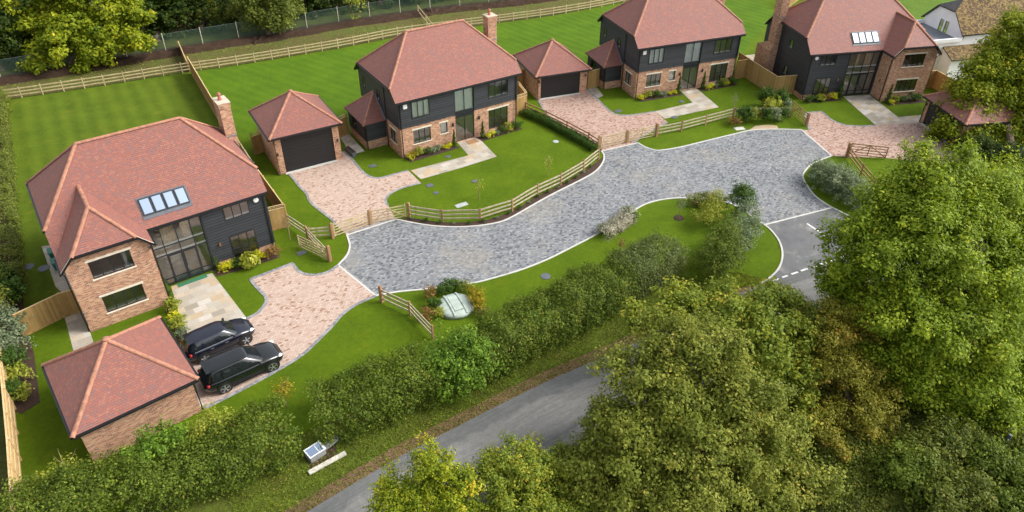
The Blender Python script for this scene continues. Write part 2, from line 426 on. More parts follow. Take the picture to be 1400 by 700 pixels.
class MB:
    """collects polygons; uv in metres (u along the level direction, v up the face)"""
    def __init__(s):
        s.v, s.f, s.uv, s.mi, s.mats = [], [], [], [], []
        s.smooth = []

    def _m(s, mat):
        if mat not in s.mats:
            s.mats.append(mat)
        return s.mats.index(mat)

    def poly(s, pts, mat, uv=None, smooth=False):
        pts = [Vector(p) for p in pts]
        n = Vector((0, 0, 0))
        for i in range(len(pts)):
            a, b = pts[i], pts[(i + 1) % len(pts)]
            n += Vector(((a.y - b.y) * (a.z + b.z), (a.z - b.z) * (a.x + b.x), (a.x - b.x) * (a.y + b.y)))
        if n.length < 1e-10:
            return
        n.normalize()
        if uv is None:
            if abs(n.z) > 0.985:
                uv = [(p.x, p.y) for p in pts]
            else:
                u = Z.cross(n).normalized()
                q = n.cross(u)
                uv = [(p.dot(u), p.dot(q)) for p in pts]
        b0 = len(s.v)
        s.v += [tuple(p) for p in pts]
        s.f.append(list(range(b0, b0 + len(pts))))
        s.uv += uv
        s.mi.append(s._m(mat))
        s.smooth.append(smooth)

    def box(s, x0, x1, y0, y1, z0, z1, mat):
        s.hexa([(x0, y0, z0), (x1, y0, z0), (x1, y1, z0), (x0, y1, z0)], [(x0, y0, z1), (x1, y0, z1), (x1, y1, z1), (x0, y1, z1)], mat)

    def hexa(s, bot, top, mat):
        n = len(bot)
        s.poly(list(reversed(bot)), mat)
        s.poly(top, mat)
        for i in range(n):
            j = (i + 1) % n
            s.poly([bot[i], bot[j], top[j], top[i]], mat)

    def bar(s, a, b, w, h, mat, up=Z):
        """box beam from a to b, w across, h in the up direction, centred"""
        a, b = Vector(a), Vector(b)
        d = (b - a).normalized()
        sd = d.cross(up)
        if sd.length < 1e-5:
            sd = Vector((1, 0, 0))
        sd.normalize()
        q = sd.cross(d).normalized()
        o = [(-1, -1), (1, -1), (1, 1), (-1, 1)]
        A = [a + sd * (w / 2 * i) + q * (h / 2 * j) for i, j in o]
        B = [b + sd * (w / 2 * i) + q * (h / 2 * j) for i, j in o]
        s.poly(A, mat)
        s.poly(list(reversed(B)), mat)
        for i in range(4):
            j = (i + 1) % 4
            s.poly([A[j], A[i], B[i], B[j]], mat)

    def tube(s, pts, r, mat, n=8, caps=True):
        pts = [Vector(p) for p in pts]
        rs = r if isinstance(r, (list, tuple)) else [r] * len(pts)
        rings = []
        for i, p in enumerate(pts):
            d = (pts[min(i + 1, len(pts) - 1)] - pts[max(i - 1, 0)]).normalized()
            a = d.cross(Z if abs(d.z) < 0.95 else Vector((1, 0, 0))).normalized()
            b = d.cross(a)
            rings.append([p + (a * math.cos(2 * math.pi * k / n) + b * math.sin(2 * math.pi * k / n)) * rs[i] for k in range(n)])
        for i in range(len(rings) - 1):
            for k in range(n):
                j = (k + 1) % n
                s.poly([rings[i][j], rings[i][k], rings[i + 1][k], rings[i + 1][j]], mat, smooth=True)
        if caps:
            s.poly(rings[0], mat)
            s.poly(list(reversed(rings[-1])), mat)

    def lathe(s, c, prof, mat, n=16, axis=Z, smooth=True, cap=True):
        """prof: list of (r, h) along the axis"""
        c = Vector(c)
        axis = Vector(axis).normalized()
        a = axis.cross(Vector((1, 0, 0)) if abs(axis.x) < 0.9 else Vector((0, 1, 0))).normalized()
        b = axis.cross(a)
        R = [[c + axis * h + (a * math.cos(2 * math.pi * k / n) + b * math.sin(2 * math.pi * k / n)) * r for k in range(n)] for r, h in prof]
        for i in range(len(R) - 1):
            for k in range(n):
                j = (k + 1) % n
                s.poly([R[i][k], R[i][j], R[i + 1][j], R[i + 1][k]], mat, smooth=smooth)
        if not cap: return
        if prof[0][0] > 1e-4:
            s.poly(list(reversed(R[0])), mat)
        if prof[-1][0] > 1e-4:
            s.poly(R[-1], mat)

    def build(s, name, parent=None, mirror=False, weld=False):
        me = bpy.data.meshes.new(name)
        v = [(-p[0], p[1], p[2]) for p in s.v] if mirror else s.v
        f = s.f
        uvs = s.uv
        if mirror:
            f = [list(reversed(q)) for q in f]
            out, k = [], 0
            for q in s.f:
                out += list(reversed(uvs[k:k + len(q)]))
                k += len(q)
            uvs = out
        me.from_pydata(v, [], f)
        lay = me.uv_layers.new(name='UVMap')
        lay.data.foreach_set('uv', np.array(uvs, dtype=np.float32).ravel())
        for m in s.mats:
            me.materials.append(MATS[m])
        me.polygons.foreach_set('material_index', s.mi)
        me.polygons.foreach_set('use_smooth', s.smooth)
        if weld:
            import bmesh
            bm = bmesh.new()
            bm.from_mesh(me)
            bmesh.ops.remove_doubles(bm, verts=bm.verts, dist=1e-4)
            bm.to_mesh(me)
            bm.free()
        me.update()
        o = bpy.data.objects.new(name, me)
        COL.objects.link(o)
        if parent is not None:
            o.parent = parent
        return o

def tag(o, label=None, cat=None, group=None, kind=None):
    if label: o['label'] = label
    if cat: o['category'] = cat
    if group: o['group'] = group
    if kind: o['kind'] = kind
    return o

def thing(name, label, cat, loc=(0, 0, 0), rz=0.0, group=None):
    o = bpy.data.objects.new(name, None)
    o.empty_display_size = 0.3
    COL.objects.link(o)
    o.location = loc
    o.rotation_euler = (0, 0, rz)
    return tag(o, label, cat, group)

def dup(root, loc, rz, label, group=None, scale=None):
    r = root.copy()
    COL.objects.link(r)
    r.location = loc
    r.rotation_euler = (0, 0, rz)
    if scale: r.scale = scale
    r['label'] = label
    if group: r['group'] = group
    for ch in list(root.children):
        c = ch.copy()
        COL.objects.link(c)
        c.parent = r
        for g in list(ch.children):
            d = g.copy()
            COL.objects.link(d)
            d.parent = c
    return r

# ------------------------------------------------------------------ walls
class Face2:
    """a vertical wall plane: s runs along it (to the right seen from outside), z up"""
    def __init__(s, o, d):
        s.o, s.d = Vector((o[0], o[1], 0)), Vector((d[0], d[1], 0)).normalized()
        s.n = Vector((s.d.y, -s.d.x, 0))

    def p(s, a, z, off=0.0):
        return s.o + s.d * a + s.n * off + Z * z

def wall_bands(poly, holes, zs):
    """yield (z0,z1,[(l0,r0,l1,r1)...]) pieces of a convex polygon minus rectangles"""
    zz = sorted(set([round(p[1], 4) for p in poly] + [round(h[k], 4) for h in holes for k in (2, 3)] + [round(z, 4) for z in zs]))
    zmin, zmax = min(p[1] for p in poly), max(p[1] for p in poly)
    zz = [z for z in zz if zmin - 1e-3 <= z <= zmax + 1e-3]
    def rng(z):
        xs = []
        for i in range(len(poly)):
            a, b = poly[i], poly[(i + 1) % len(poly)]
            if (a[1] - z) * (b[1] - z) <= 0 and abs(a[1] - b[1]) > 1e-9:
                xs.append(a[0] + (b[0] - a[0]) * (z - a[1]) / (b[1] - a[1]))
        return (min(xs), max(xs))
    for a, b in zip(zz, zz[1:]):
        if b - a < 1e-4:
            continue
        e = (b - a) * 1e-3
        l0, r0 = rng(a + e)
        l1, r1 = rng(b - e)
        cuts = sorted([(h[0], h[1]) for h in holes if h[2] <= a + 1e-4 and h[3] >= b - 1e-4])
        segs, cl0, cl1 = [], l0, l1
        for h0, h1 in cuts:
            if h0 > cl0 + 1e-4:
                segs.append((cl0, h0, cl1, h0))
            cl0 = cl1 = h1
        if r0 > cl0 + 1e-4:
            segs.append((cl0, r0, cl1, r1))
        yield a, b, segs

def brick_wall(mb, F, poly, holes=(), mat='brick', off=0.0, reveal=0.11):
    for a, b, segs in wall_bands(poly, holes, []):
        for l0, r0, l1, r1 in segs:
            mb.poly([F.p(l0, a, off), F.p(r0, a, off), F.p(r1, b, off), F.p(l1, b, off)], mat)
    if reveal:
        for h in holes:
            s0, s1, z0, z1 = h[:4]
            for (a, b) in (((s0, z0), (s1, z0)), ((s1, z0), (s1, z1)), ((s1, z1), (s0, z1)), ((s0, z1), (s0, z0))):
                mb.poly([F.p(a[0], a[1], off), F.p(a[0], a[1], off - reveal), F.p(b[0], b[1], off - reveal), F.p(b[0], b[1], off)], mat)

def clad_wall(mb, F, poly, holes=(), course=0.225, reveal=0.11, base=0.010):
    z0 = min(p[1] for p in poly)
    z1 = max(p[1] for p in poly)
    n = int((z1 - z0) / course) + 2
    zs = [z0 + course * i for i in range(n)]
    def off(z, lo):
        return base + 0.050 - 0.046 * (z - lo) / course
    for a, b, segs in wall_bands(poly, holes, zs):
        lo = z0 + course * math.floor((0.5 * (a + b) - z0) / course)
        oa, ob = off(a, lo), off(b, lo)
        for l0, r0, l1, r1 in segs:
            va, vb = .225 * ((a - z0) / course + .002), .225 * ((b - z0) / course - .002)
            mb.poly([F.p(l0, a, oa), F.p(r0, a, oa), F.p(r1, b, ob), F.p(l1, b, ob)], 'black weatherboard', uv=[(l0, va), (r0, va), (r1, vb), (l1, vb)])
            if abs(a - lo) < 1e-3:
                mb.poly([F.p(l0, a, base), F.p(r0, a, base), F.p(r0, a, oa), F.p(l0, a, oa)], 'black weatherboard')
    for h in holes:
        s0, s1, a0, a1 = h[:4]
        for (a, b) in (((s0, a0), (s1, a0)), ((s1, a0), (s1, a1)), ((s1, a1), (s0, a1)), ((s0, a1), (s0, a0))):
            mb.poly([F.p(a[0], a[1], base + .045), F.p(a[0], a[1], -reveal), F.p(b[0], b[1], -reveal), F.p(b[0], b[1], base + .045)], 'black weatherboard')

def liner(mb, F, poly, holes):
    brick_wall(mb, F, poly, holes, 'room plaster', off=-0.16, reveal=0)

def window(parent, mir, F, s0, s1, z0, z1, cols=3, trans=(), stone=True, recess=0.06, name='window', blind=False, label=None, fw=0.05, proud=False, inner=True):
    """frame with mullions, one pane sheet, stone lintel and sill"""
    fr = MB()
    d = recess if not proud else -0.062
    def rect(a0, a1, b0, b1, t0=None, t1=None, mat='anthracite frame', m=fr):
        o0 = -d - 0.05 if t0 is None else t0
        o1 = -d + 0.02 if t1 is None else t1
        pts = lambda o: [F.p(a0, b0, o), F.p(a1, b0, o), F.p(a1, b1, o), F.p(a0, b1, o)]
        m.hexa(pts(o0), pts(o1), mat)
    rect(s0, s0 + fw, z0, z1); rect(s1 - fw, s1, z0, z1)
    rect(s0 + fw, s1 - fw, z0, z0 + fw); rect(s0 + fw, s1 - fw, z1 - fw, z1)
    cs = [s0 + (s1 - s0) * k / cols for k in range(1, cols)] if isinstance(cols, int) else list(cols)
    for c in cs:
        rect(c - 0.028, c + 0.028, z0 + fw, z1 - fw, -d - 0.048, -d + 0.017)
    for t in trans:
        rect(s0 + fw, s1 - fw, t - 0.03, t + 0.03, -d - 0.045, -d + 0.014)
    o = fr.build(name, parent, mir)
    if label: o['label'] = label
    g = MB()
    g.poly([F.p(s0 + .01, z0 + .01, -d - .02), F.p(s1 - .01, z0 + .01, -d - .02), F.p(s1 - .01, z1 - .01, -d - .02), F.p(s0 + .01, z1 - .01, -d - .02)], 'window glass')
    g.build('pane', o, mir)
    if stone:
        l = MB(); rect(s0 - 0.11, s1 + 0.11, z1 + 0.003, z1 + 0.15, -0.06, 0.012, 'pale stone', l); l.build('lintel', o, mir)
        l = MB(); rect(s0 - 0.09, s1 + 0.09, z0 - 0.075, z0 - 0.003, -0.1, 0.06, 'pale stone', l); l.build('sill', o, mir)
    if name == 'tall_glazing':
        for t in trans:
            l = MB(); rect(s0 + fw, s1 - fw, t + .031, t + .16, -d - .12, -d - .052, 'white paint', l); l.build('inner_sill', o, mir)
    if inner:
        l = MB(); rect(s0 + .02, s1 - .02, z0 + 0.05, z0 + 0.13, -d - 0.34, -d - 0.06, 'white paint', l); l.build('inner_sill', o, mir)
    if blind:
        l = MB()
        l.poly([F.p(s0 + .03, z0 + .08, -d - .16), F.p(s1 - .03, z0 + .08, -d - .16), F.p(s1 - .03, z1 - .02, -d - .16), F.p(s0 + .03, z1 - .02, -d - .16)], 'blind fabric')
        l.build('blind', o, mir)
    return o

# ------------------------------------------------------------------ roof pieces
def slab_roof(mb, polys, th=0.13, mat='roof tile', under='anthracite frame'):
    """each polygon gets an underside and edge skirts, all in one mesh"""
    for P in polys:
        P = [Vector(p) for p in P]
        mb.poly(P, mat)
        Q = [p - Z * th for p in P]
        mb.poly(list(reversed(Q)), under)
        for i in range(len(P)):
            j = (i + 1) % len(P)
            mb.poly([P[j], P[i], Q[i], Q[j]], under)

def ridge_run(mb, a, b, r=0.12, tile=0.42, mat='ridge tile'):
    a, b = Vector(a), Vector(b)
    L = (b - a).length
    n = max(1, int(L / tile))
    d = (b - a) / n
    dn = d.normalized()
    sd = dn.cross(Z).normalized()
    up = sd.cross(dn).normalized()
    K = 7
    for i in range(n):
        p0, p1 = a + d * i - dn * 0.03, a + d * (i + 1)
        rr0, rr1 = r, r * 0.90
        if random.random() < 0.2: rr0 *= 1.05
        A, B = [], []
        for k in range(K + 1):
            t = math.pi * k / K
            A.append(p0 + sd * (math.cos(t) * rr0 * 1.15) + up * (math.sin(t) * rr0 - 0.035))
            B.append(p1 + sd * (math.cos(t) * rr1 * 1.15) + up * (math.sin(t) * rr1 - 0.035))
        for k in range(K):
            mb.poly([A[k], A[k + 1], B[k + 1], B[k]], mat, smooth=True)
        mb.poly(A, mat)

def gutter(mb, a, b, r=0.065):
    a, b = Vector(a), Vector(b)
    mb.bar(a, b, 2 * r, 1.5 * r, 'black plastic')

def chimney(parent, mir, x0, x1, y0, y1, zb, zt, flash=None, name='chimney', breast=None):
    mb = MB()
    if breast:
        bx0, bx1, by0, by1, bz = breast
        mb.box(bx0, bx1, by0, by1, 0, bz, 'brick')
        mb.hexa([(bx0, by0, bz), (bx1, by0, bz), (bx1, by1, bz), (bx0, by1, bz)],
                [(x0, y0, bz + 0.75), (x1, y0, bz + 0.75), (x1, y1, bz + 0.75), (x0, y1, bz + 0.75)], 'brick')
        zb = bz + 0.75
    mb.box(x0, x1, y0, y1, zb, zt - 0.42, 'brick')
    e = 0.04
    mb.box(x0 - e, x1 + e, y0 - e, y1 + e, zt - 0.42, zt - 0.06, 'brick')
    o = mb.build(name, parent, mir)
    c = MB(); c.box(x0 - e - .02, x1 + e + .02, y0 - e - .02, y1 + e + .02, zt - 0.06, zt, 'chimney cap stone'); c.build('cap', o, mir)
    p = MB()
    p.lathe(((x0 + x1) / 2 - .05, (y0 + y1) / 2 + .05, zt), [(0.15, 0), (0.16, 0.08), (0.12, 0.12), (0.12, 0.36), (0.16, 0.40), (0.16, 0.46), (0.06, 0.58), (0.0, 0.6)], 'terracotta', 12)
    p.build('chimney_pot', o, mir)
    l = MB()
    z = (zb + zt) / 2 - 0.5 if flash is None else flash
    for k, (xx0, xx1, yy0, yy1) in enumerate([(x0 - .03, x1 + .03, y0 - .03, y1 + .03)]):
        l.box(xx0, xx1, yy0, yy1, z - .05, z + .03, 'lead')
    l.build('flashing', o, mir)
    return o

# ------------------------------------------------------------------ house, type with the clad upper floor
def lean_to(parent, mir):
    # half pyramid roof against the left gable
    x0, y0, y1, ze = -2.0, 3.15, 7.15, 2.58
    o = MB()
    pz = 0.85
    Ff = Face2((x0, y0), (1, 0)); Fl = Face2((x0, y1), (0, -1)); Fb = Face2((0, y1), (-1, 0))
    L = y1 - y0
    for F, ln in ((Ff, -x0), (Fl, L), (Fb, -x0)):
        hl = [(0.9, 2.0, 1.25, 2.2)] if F is Fl else []
        brick_wall(o, F, [(0, 0), (ln, 0), (ln, pz), (0, pz)], [], off=0.02, reveal=0)
        clad_wall(o, F, [(0, pz), (ln, pz), (ln, ze), (0, ze)], hl)
    b = o.build('side_lobby', parent, mir)
    window(b, mir, Fl, 0.9, 2.0, 1.25, 2.2, 2, stone=False)
    r = MB()
    e = 0.24
    A = (-0.01, (y0 + y1) / 2, 4.62)
    fl, bl = (x0 - e, y0 - e, ze - .02), (x0 - e, y1 + e, ze - .02)
    f0, b0 = (-0.01, y0 - e, ze - .02), (-0.01, y1 + e, ze - .02)
    slab_roof(r, [[fl, f0, A], [bl, fl, A], [b0, bl, A]], 0.10)
    rr = r.build('lobby_roof', b, mir)
    t = MB(); ridge_run(t, fl, A, 0.09); ridge_run(t, bl, A, 0.09)
    t.build('hip_tile', b, mir)
    t = MB()
    t.bar(Vector(f0) + Vector((-.06, 0, .06)), Vector(A) + Vector((-.06, 0, .06)), 0.16, 0.05, 'lead')
    t.build('flashing', b, mir)
    t = MB(); t.tube([(x0 + .04, y0 - .09, 0.02), (x0 + .04, y0 - .09, ze - .1)], 0.04, 'black plastic', 6)
    t.build('downpipe', b, mir)
    return b

def house_a(label, loc, rz):
    Wd, D, o_, v_, ze, zr, zh, rx, zb = 12.104, 8.44, 0.343, 0.353, 5.532, 9.802, 6.475, 3.215, 2.87
    t = thing('detached_house', label, 'house', loc, rz)
    k = (zr - ze) / (D / 2 + o_)
    zt = ze + k * o_ - 0.15
    yh = -o_ + (zh - ze) / k
    Ff, Fr, Fb, Fl = Face2((0, 0), (1, 0)), Face2((Wd, 0), (0, 1)), Face2((Wd, D), (-1, 0)), Face2((0, D), (0, -1))
    hf = [(1.25, 2.95, 1.08, 2.42), (3.96, 4.66, 1.38, 2.42), (5.50, 7.46, 0.12, 2.87), (9.0, 11.13, 0.28, 2.42)]
    hu = [(1.22, 2.96, 3.62, 5.16), (5.50, 7.46, 2.87, 5.2), (9.0, 11.12, 3.66, 5.16)]
    br = MB()
    brick_wall(br, Ff, [(0, 0), (Wd, 0), (Wd, zb), (0, zb)], hf)
    hs = [(D - 2.20, D - 0.98, 1.0, 2.26)]
    brick_wall(br, Fl, [(0, 0), (D, 0), (D, zb), (0, zb)], hs)
    brick_wall(br, Fr, [(0, 0), (D, 0), (D, zb), (0, zb)])
    hb = [(1.2, 5.0, .12, 2.35), (7.2, 11.0, .12, 2.35)]  # rear openings out of view, added to let daylight into the rooms
    hbu = [(1.2, 3.2, 3.5, 4.9), (9.0, 11.0, 3.5, 4.9)]
    brick_wall(br, Fb, [(0, 0), (Wd, 0), (Wd, zb), (0, zb)], hb)
    # projecting plinth course
    for a, b in ((0, 5.5), (7.46, 12.104)):
        pl = MB()
        pl.box(a - 0.02, b + (0.02 if b > 12 else 0), -0.03, 0.0, 0.0, 0.48, 'brick')
        pl.build('brick_plinth', t)
    br.build('brick_wall', t)
    cl = MB()
    clad_wall(cl, Ff, [(0, zb), (Wd, zb), (Wd, zt), (0, zt)], hu)
    gab = [(0, zb), (D, zb), (D, zt), (D - yh - .02, zh - .12), (yh + .02, zh - .12), (0, zt)]
    hl = [(D - 7.62, D - 7.10, 4.12, 5.2), (D - 4.42, D - 3.80, 4.05, 5.05)]
    clad_wall(cl, Fl, gab, hl)
    clad_wall(cl, Fr, gab)
    clad_wall(cl, Fb, [(0, zb), (Wd, zb), (Wd, zt), (0, zt)], hbu)
    for x, y in ((0, 0), (Wd, 0), (Wd, D), (0, D)):
        cl.box(x - .055, x + .055, y - .055, y + .055, zb + .001, zt, 'black weatherboard')
    cl.build('weatherboard_wall', t)
    ln = MB()
    liner(ln, Ff, [(.16, 0.1), (Wd - .16, 0.1), (Wd - .16, zt), (.16, zt)], hf + hu)
    liner(ln, Fl, [(.16, 0.1), (D - .16, 0.1), (D - .16, zt), (.16, zt)], hs + hl)
    liner(ln, Fr, [(.16, 0.1), (D - .16, 0.1), (D - .16, zt), (.16, zt)], [])
    liner(ln, Fb, [(.16, .1), (Wd - .16, .1), (Wd - .16, zt), (.16, zt)], hb + hbu)
    for x in (5.3, 7.7):
        ln.box(x - .05, x + .05, .17, 4.2, 0.12, 5.3, 'room plaster')
    for xa, xb in ((.17, 5.25), (7.75, Wd - .17)):
        ln.box(xa, xb, .2, D - .2, 2.62, 2.86, 'room plaster')
    ln.poly([(.17, .17, .12), (Wd - .17, .17, .12), (Wd - .17, D - .17, .12), (.17, D - .17, .12)], 'room floor')
    ln.build('interior', t)
    window(t, False, Ff, *hf[0], 3); window(t, False, Ff, *hf[1], 1, blind=True)
    window(t, False, Ff, *hf[3], 3, trans=(1.42,))
    window(t, False, Ff, *hu[0], 3, stone=False, proud=True, blind=True); window(t, False, Ff, *hu[2], 3, stone=False, proud=True)
    window(t, False, Ff, 5.5, 7.46, 3.08, 5.2, 2, stone=False, name='landing_window', blind=True, recess=.04)
    sp = MB(); sp.hexa([Ff.p(5.5, 2.52, -.10), Ff.p(7.46, 2.52, -.10), Ff.p(7.46, 3.08, -.10), Ff.p(5.5, 3.08, -.10)],
                       [Ff.p(5.5, 2.52, -.02), Ff.p(7.46, 2.52, -.02), Ff.p(7.46, 3.08, -.02), Ff.p(5.5, 3.08, -.02)], 'anthracite frame')
    sp.build('spandrel_panel', t)
    d = window(t, False, Ff, 5.5, 7.46, 0.12, 2.52, 2, stone=False, name='front_door', recess=.06, inner=False)
    hd = MB(); hd.tube([Ff.p(6.62, .85, .03), Ff.p(6.62, 1.45, .03)], .02, 'silver', 6); hd.build('handle', d)
    window(t, False, Fl, *hs[0], 2)
    for h in hb: window(t, False, Fb, *h, 4, stone=False, name='added_patio_door', inner=False)  # unseen back doors and upper windows, added for light indoors
    for h in hbu: window(t, False, Fb, *h, 3, stone=False, proud=True)  # upper rear windows out of view, added for light indoors
    for h in hl: window(t, False, Fl, *h, 1, stone=False, proud=True)
    for x in (5.2, 7.95):
        l = MB(); l.box(x - .06, x + .06, -.15, -.002, 1.85, 2.15, 'anthracite frame'); l.build('wall_lantern', t)
    al = MB(); al.box(.42, .78, -.17, -.045, 4.75, 5.12, 'white paint'); al.build('alarm_box', t)
    # roof
    rf = MB()
    EL, ER, HL, HR = (-v_, -o_, ze), (Wd + v_, -o_, ze), (-v_, yh, zh), (Wd + v_, yh, zh)
    ELb, ERb, HLb, HRb = (-v_, D + o_, ze), (Wd + v_, D + o_, ze), (-v_, D - yh, zh), (Wd + v_, D - yh, zh)
    RL, RR = (rx, D / 2, zr), (Wd - rx, D / 2, zr)
    slab_roof(rf, [[EL, ER, HR, RR, RL, HL], [ERb, ELb, HLb, RL, RR, HRb], [HLb, HL, RL], [HR, HRb, RR]])
    r = rf.build('roof', t)
    rg = MB(); ridge_run(rg, RL, RR)
    for a, b in ((HL, RL), (HLb, RL), (HR, RR), (HRb, RR)): ridge_run(rg, a, b, 0.11)
    rg.build('ridge_tile', r)
    g = MB()
    gutter(g, (-v_ + .05, -o_ - .05, ze - .13), (Wd + v_ - .05, -o_ - .05, ze - .13)); gutter(g, (-v_ + .05, D + o_ + .05, ze - .13), (Wd + v_ - .05, D + o_ + .05, ze - .13))
    gutter(g, (-v_ - .05, yh, zh - .12), (-v_ - .05, D - yh, zh - .12)); gutter(g, (Wd + v_ + .05, yh, zh - .12), (Wd + v_ + .05, D - yh, zh - .12))
    g.build('gutter', r)
    for pts in ([(.12, -.34, ze - .2), (.12, -.10, ze - .45), (.12, -.10, .02)], [(Wd - .12, -.34, ze - .2), (Wd - .12, -.10, ze - .45), (Wd - .12, -.10, .02)],
                [(-.36, 2.7, zh - .2), (-.10, 2.7, zh - .45), (-.10, 2.7, .02)]):
        g = MB(); g.tube(pts, .042, 'black plastic', 6); g.build('downpipe', t)
    chimney(t, False, 11.55, 12.5, 4.15, 5.05, 5.0, 9.62, 7.35)
    lean_to(t, False)
    return t

# ------------------------------------------------------------------ house with the two storey brick wing
def house_b(label, loc, rz, mir):
    Wd, D, o_, v_, ze, zr, zh, rx = 12.881, 9.317, 0.20, 0.23, 4.953, 9.691, 6.239, 3.185
    Ww, m, zw, zwh, wy, wo = 4.826, 1.865, 7.776, 5.832, 1.572, 0.263
    t = thing('detached_house', label, 'house', loc, rz)
    k = (zr - ze) / (D / 2 + o_)
    zt = ze + k * o_ - .14
    yh = m - o_ + (zh - ze) / k
    yb = m + D
    xc = Ww / 2
    half = Ww / 2 + v_
    kw = (zw - ze) / half
    ztw = ze + kw * v_ - .14
    fr = (zwh - ze) / (zw - ze)
    hx0, hx1 = xc - half * (1 - fr), xc + half * (1 - fr)
    Fw, Fws, Fm = Face2((0, 0), (1, 0)), Face2((Ww, 0), (0, 1)), Face2((Ww, m), (1, 0))
    Fr, Fb, Fl = Face2((Wd, m), (0, 1)), Face2((Wd, yb), (-1, 0)), Face2((0, yb), (0, -1))
    hw = [(1.25, 3.64, .95, 2.24), (1.25, 3.64, 3.67, 4.96)]
    br = MB()
    brick_wall(br, Fw, [(0, 0), (Ww, 0), (Ww, ztw), (hx1 - .05, zwh - .12), (hx0 + .05, zwh - .12), (0, ztw)], hw)
    brick_wall(br, Fws, [(0, 0), (m, 0), (m, ztw), (0, ztw)])
    brick_wall(br, Fl, [(0, 0), (D + m, 0), (D + m, ztw), (D, ztw), (0, ztw)])
    br.box(-.03, Ww + .03, -.03, 0.0, 0, .52, 'brick')
    br.box(Ww, Ww + .03, 0.0, m, 0, .52, 'brick')
    hb = [(1.0, 5.0, .12, 2.35), (6.0, 11.5, .12, 2.35), (1.0, 3.4, 3.3, 4.7), (5.4, 7.4, 3.3, 4.7), (9.2, 11.6, 3.3, 4.7)]  # back wall openings, unseen, added so the rooms get more daylight
    brick_wall(br, Fb, [(0, 0), (Wd, 0), (Wd, zt), (0, zt)], hb)
    br.build('brick_wall', t, mir)
    pz = .55
    br = MB()
    brick_wall(br, Fm, [(3.62, 0), (Wd - Ww, 0), (Wd - Ww, pz), (3.62, pz)], [(5.1, 6.86, .05, 9)], off=.02, reveal=0)
    brick_wall(br, Fr, [(0, 0), (D, 0), (D, pz), (0, pz)], off=.02, reveal=0)
    br.build('brick_plinth', t, mir)
    # left gable above the wing eaves and the weatherboarded part
    cl = MB()
    gl = [(D - (yh - m), zh - .12), ((yh - m), zh - .12)]
    clad_wall(cl, Fl, [(0, ztw), (D, ztw), (D - (yh - m) - .02, zh - .12), (yh - m + .02, zh - .12)])
    cl.build('gable_boarding', t, mir)
    cl = MB()
    hm = [(.22, 3.58, .06, 4.72), (5.12, 6.86, 3.62, 4.76), (5.10, 6.86, .06, 2.26)]
    clad_wall(cl, Fm, [(0, pz), (Wd - Ww, pz), (Wd - Ww, zt), (0, zt)], [(.22, 3.58, pz, 4.72), hm[1], (5.10, 6.86, pz, 2.26)])
    hg = [(3.5, 4.2, 4.15, 5.05), (3.5, 4.2, 1.2, 2.2)]
    clad_wall(cl, Fr, [(0, pz), (D, pz), (D, zt), (D - (yh - m) - .02, zh - .12), (yh - m + .02, zh - .12), (0, zt)], hg)
    cl.box(Wd - .055, Wd + .055, m - .055, m + .055, pz + .001, zt, 'black weatherboard')
    cl.box(8.42, 8.54, m - .05, m + .0, .06, 4.8, 'black weatherboard')
    cl.box(Ww + .031, Ww + .21, m - .05, m + .0, .06, 4.8, 'black weatherboard')
    cl.build('weatherboard_wall', t, mir)
    ln = MB()
    liner(ln, Fw, [(.16, .1), (Ww - .16, .1), (Ww - .16, ztw), (.16, ztw)], hw)
    liner(ln, Fm, [(.16, .1), (Wd - Ww - .16, .1), (Wd - Ww - .16, zt), (.16, zt)], hm)
    liner(ln, Fr, [(.16, .1), (D - .16, .1), (D - .16, zt), (.16, zt)], hg)
    liner(ln, Fb, [(.16, .1), (Wd - .16, .1), (Wd - .16, zt), (.16, zt)], hb)
    ln.box(.17, Ww - .17, .2, yb - .2, 2.55, 2.78, 'room plaster')
    ln.box(Ww + .02, Ww + .12, m + .17, 7.0, .12, 4.9, 'room plaster'); ln.box(8.55, 8.65, m + .17, 7.0, .12, 4.9, 'room plaster')
    ln.box(8.65, Wd - .17, m + .2, yb - .2, 2.5, 2.72, 'room plaster'); ln.box(Ww + .12, 8.55, m + 4.2, yb - .2, 2.5, 2.72, 'room plaster')
    ln.poly([(.17, .17, .12), (Ww - .17, .17, .12), (Ww - .17, yb - .2, .12), (.17, yb - .2, .12)], 'room floor')
    ln.poly([(Ww, m + .17, .121), (Wd - .17, m + .17, .121), (Wd - .17, yb - .2, .121), (Ww, yb - .2, .121)], 'room floor')
    # stair flight seen through the tall glazing
    for i in range(10):
        ln.box(Ww + 1.0, Ww + 1.9, m + 2.0 + .25 * i, m + 2.25 + .25 * i, .12, .3 + .25 * i, 'room floor')
    ln.build('interior', t, mir)
    for h in hw: window(t, mir, Fw, *h, 4)
    for h in hb: window(t, mir, Fb, *h, 4 if h[2] < 1 else 3, stone=False, name='added_patio_door' if h[2] < 1 else 'window', inner=False)  # rear glazing out of view, added to brighten the interior
    gz = window(t, mir, Fm, .22, 3.58, .06, 4.72, [.22 + .72, 1.90, 2.86], trans=(2.44, 3.12), stone=False, recess=.02, name='tall_glazing', inner=False)
    dr = MB()
    for c0, c1 in ((.97, 1.88), (1.92, 2.83)):
        for (a0, a1, b0, b1) in ((c0, c0 + .09, .1, 2.40), (c1 - .09, c1, .1, 2.40), (c0 + .09, c1 - .09, .1, .24), (c0 + .09, c1 - .09, 2.3, 2.40)):
            pp = lambda oo: [Fm.p(a0, b0, oo), Fm.p(a1, b0, oo), Fm.p(a1, b1, oo), Fm.p(a0, b1, oo)]
            dr.hexa(pp(-.035), pp(.03), 'anthracite frame')
    dro = dr.build('front_door', t, mir)
    hh = MB(); hh.tube([Fm.p(1.99, .95, .06), Fm.p(1.99, 1.15, .06)], .02, 'silver', 6); hh.build('handle', dro, mir)
    cu = MB()
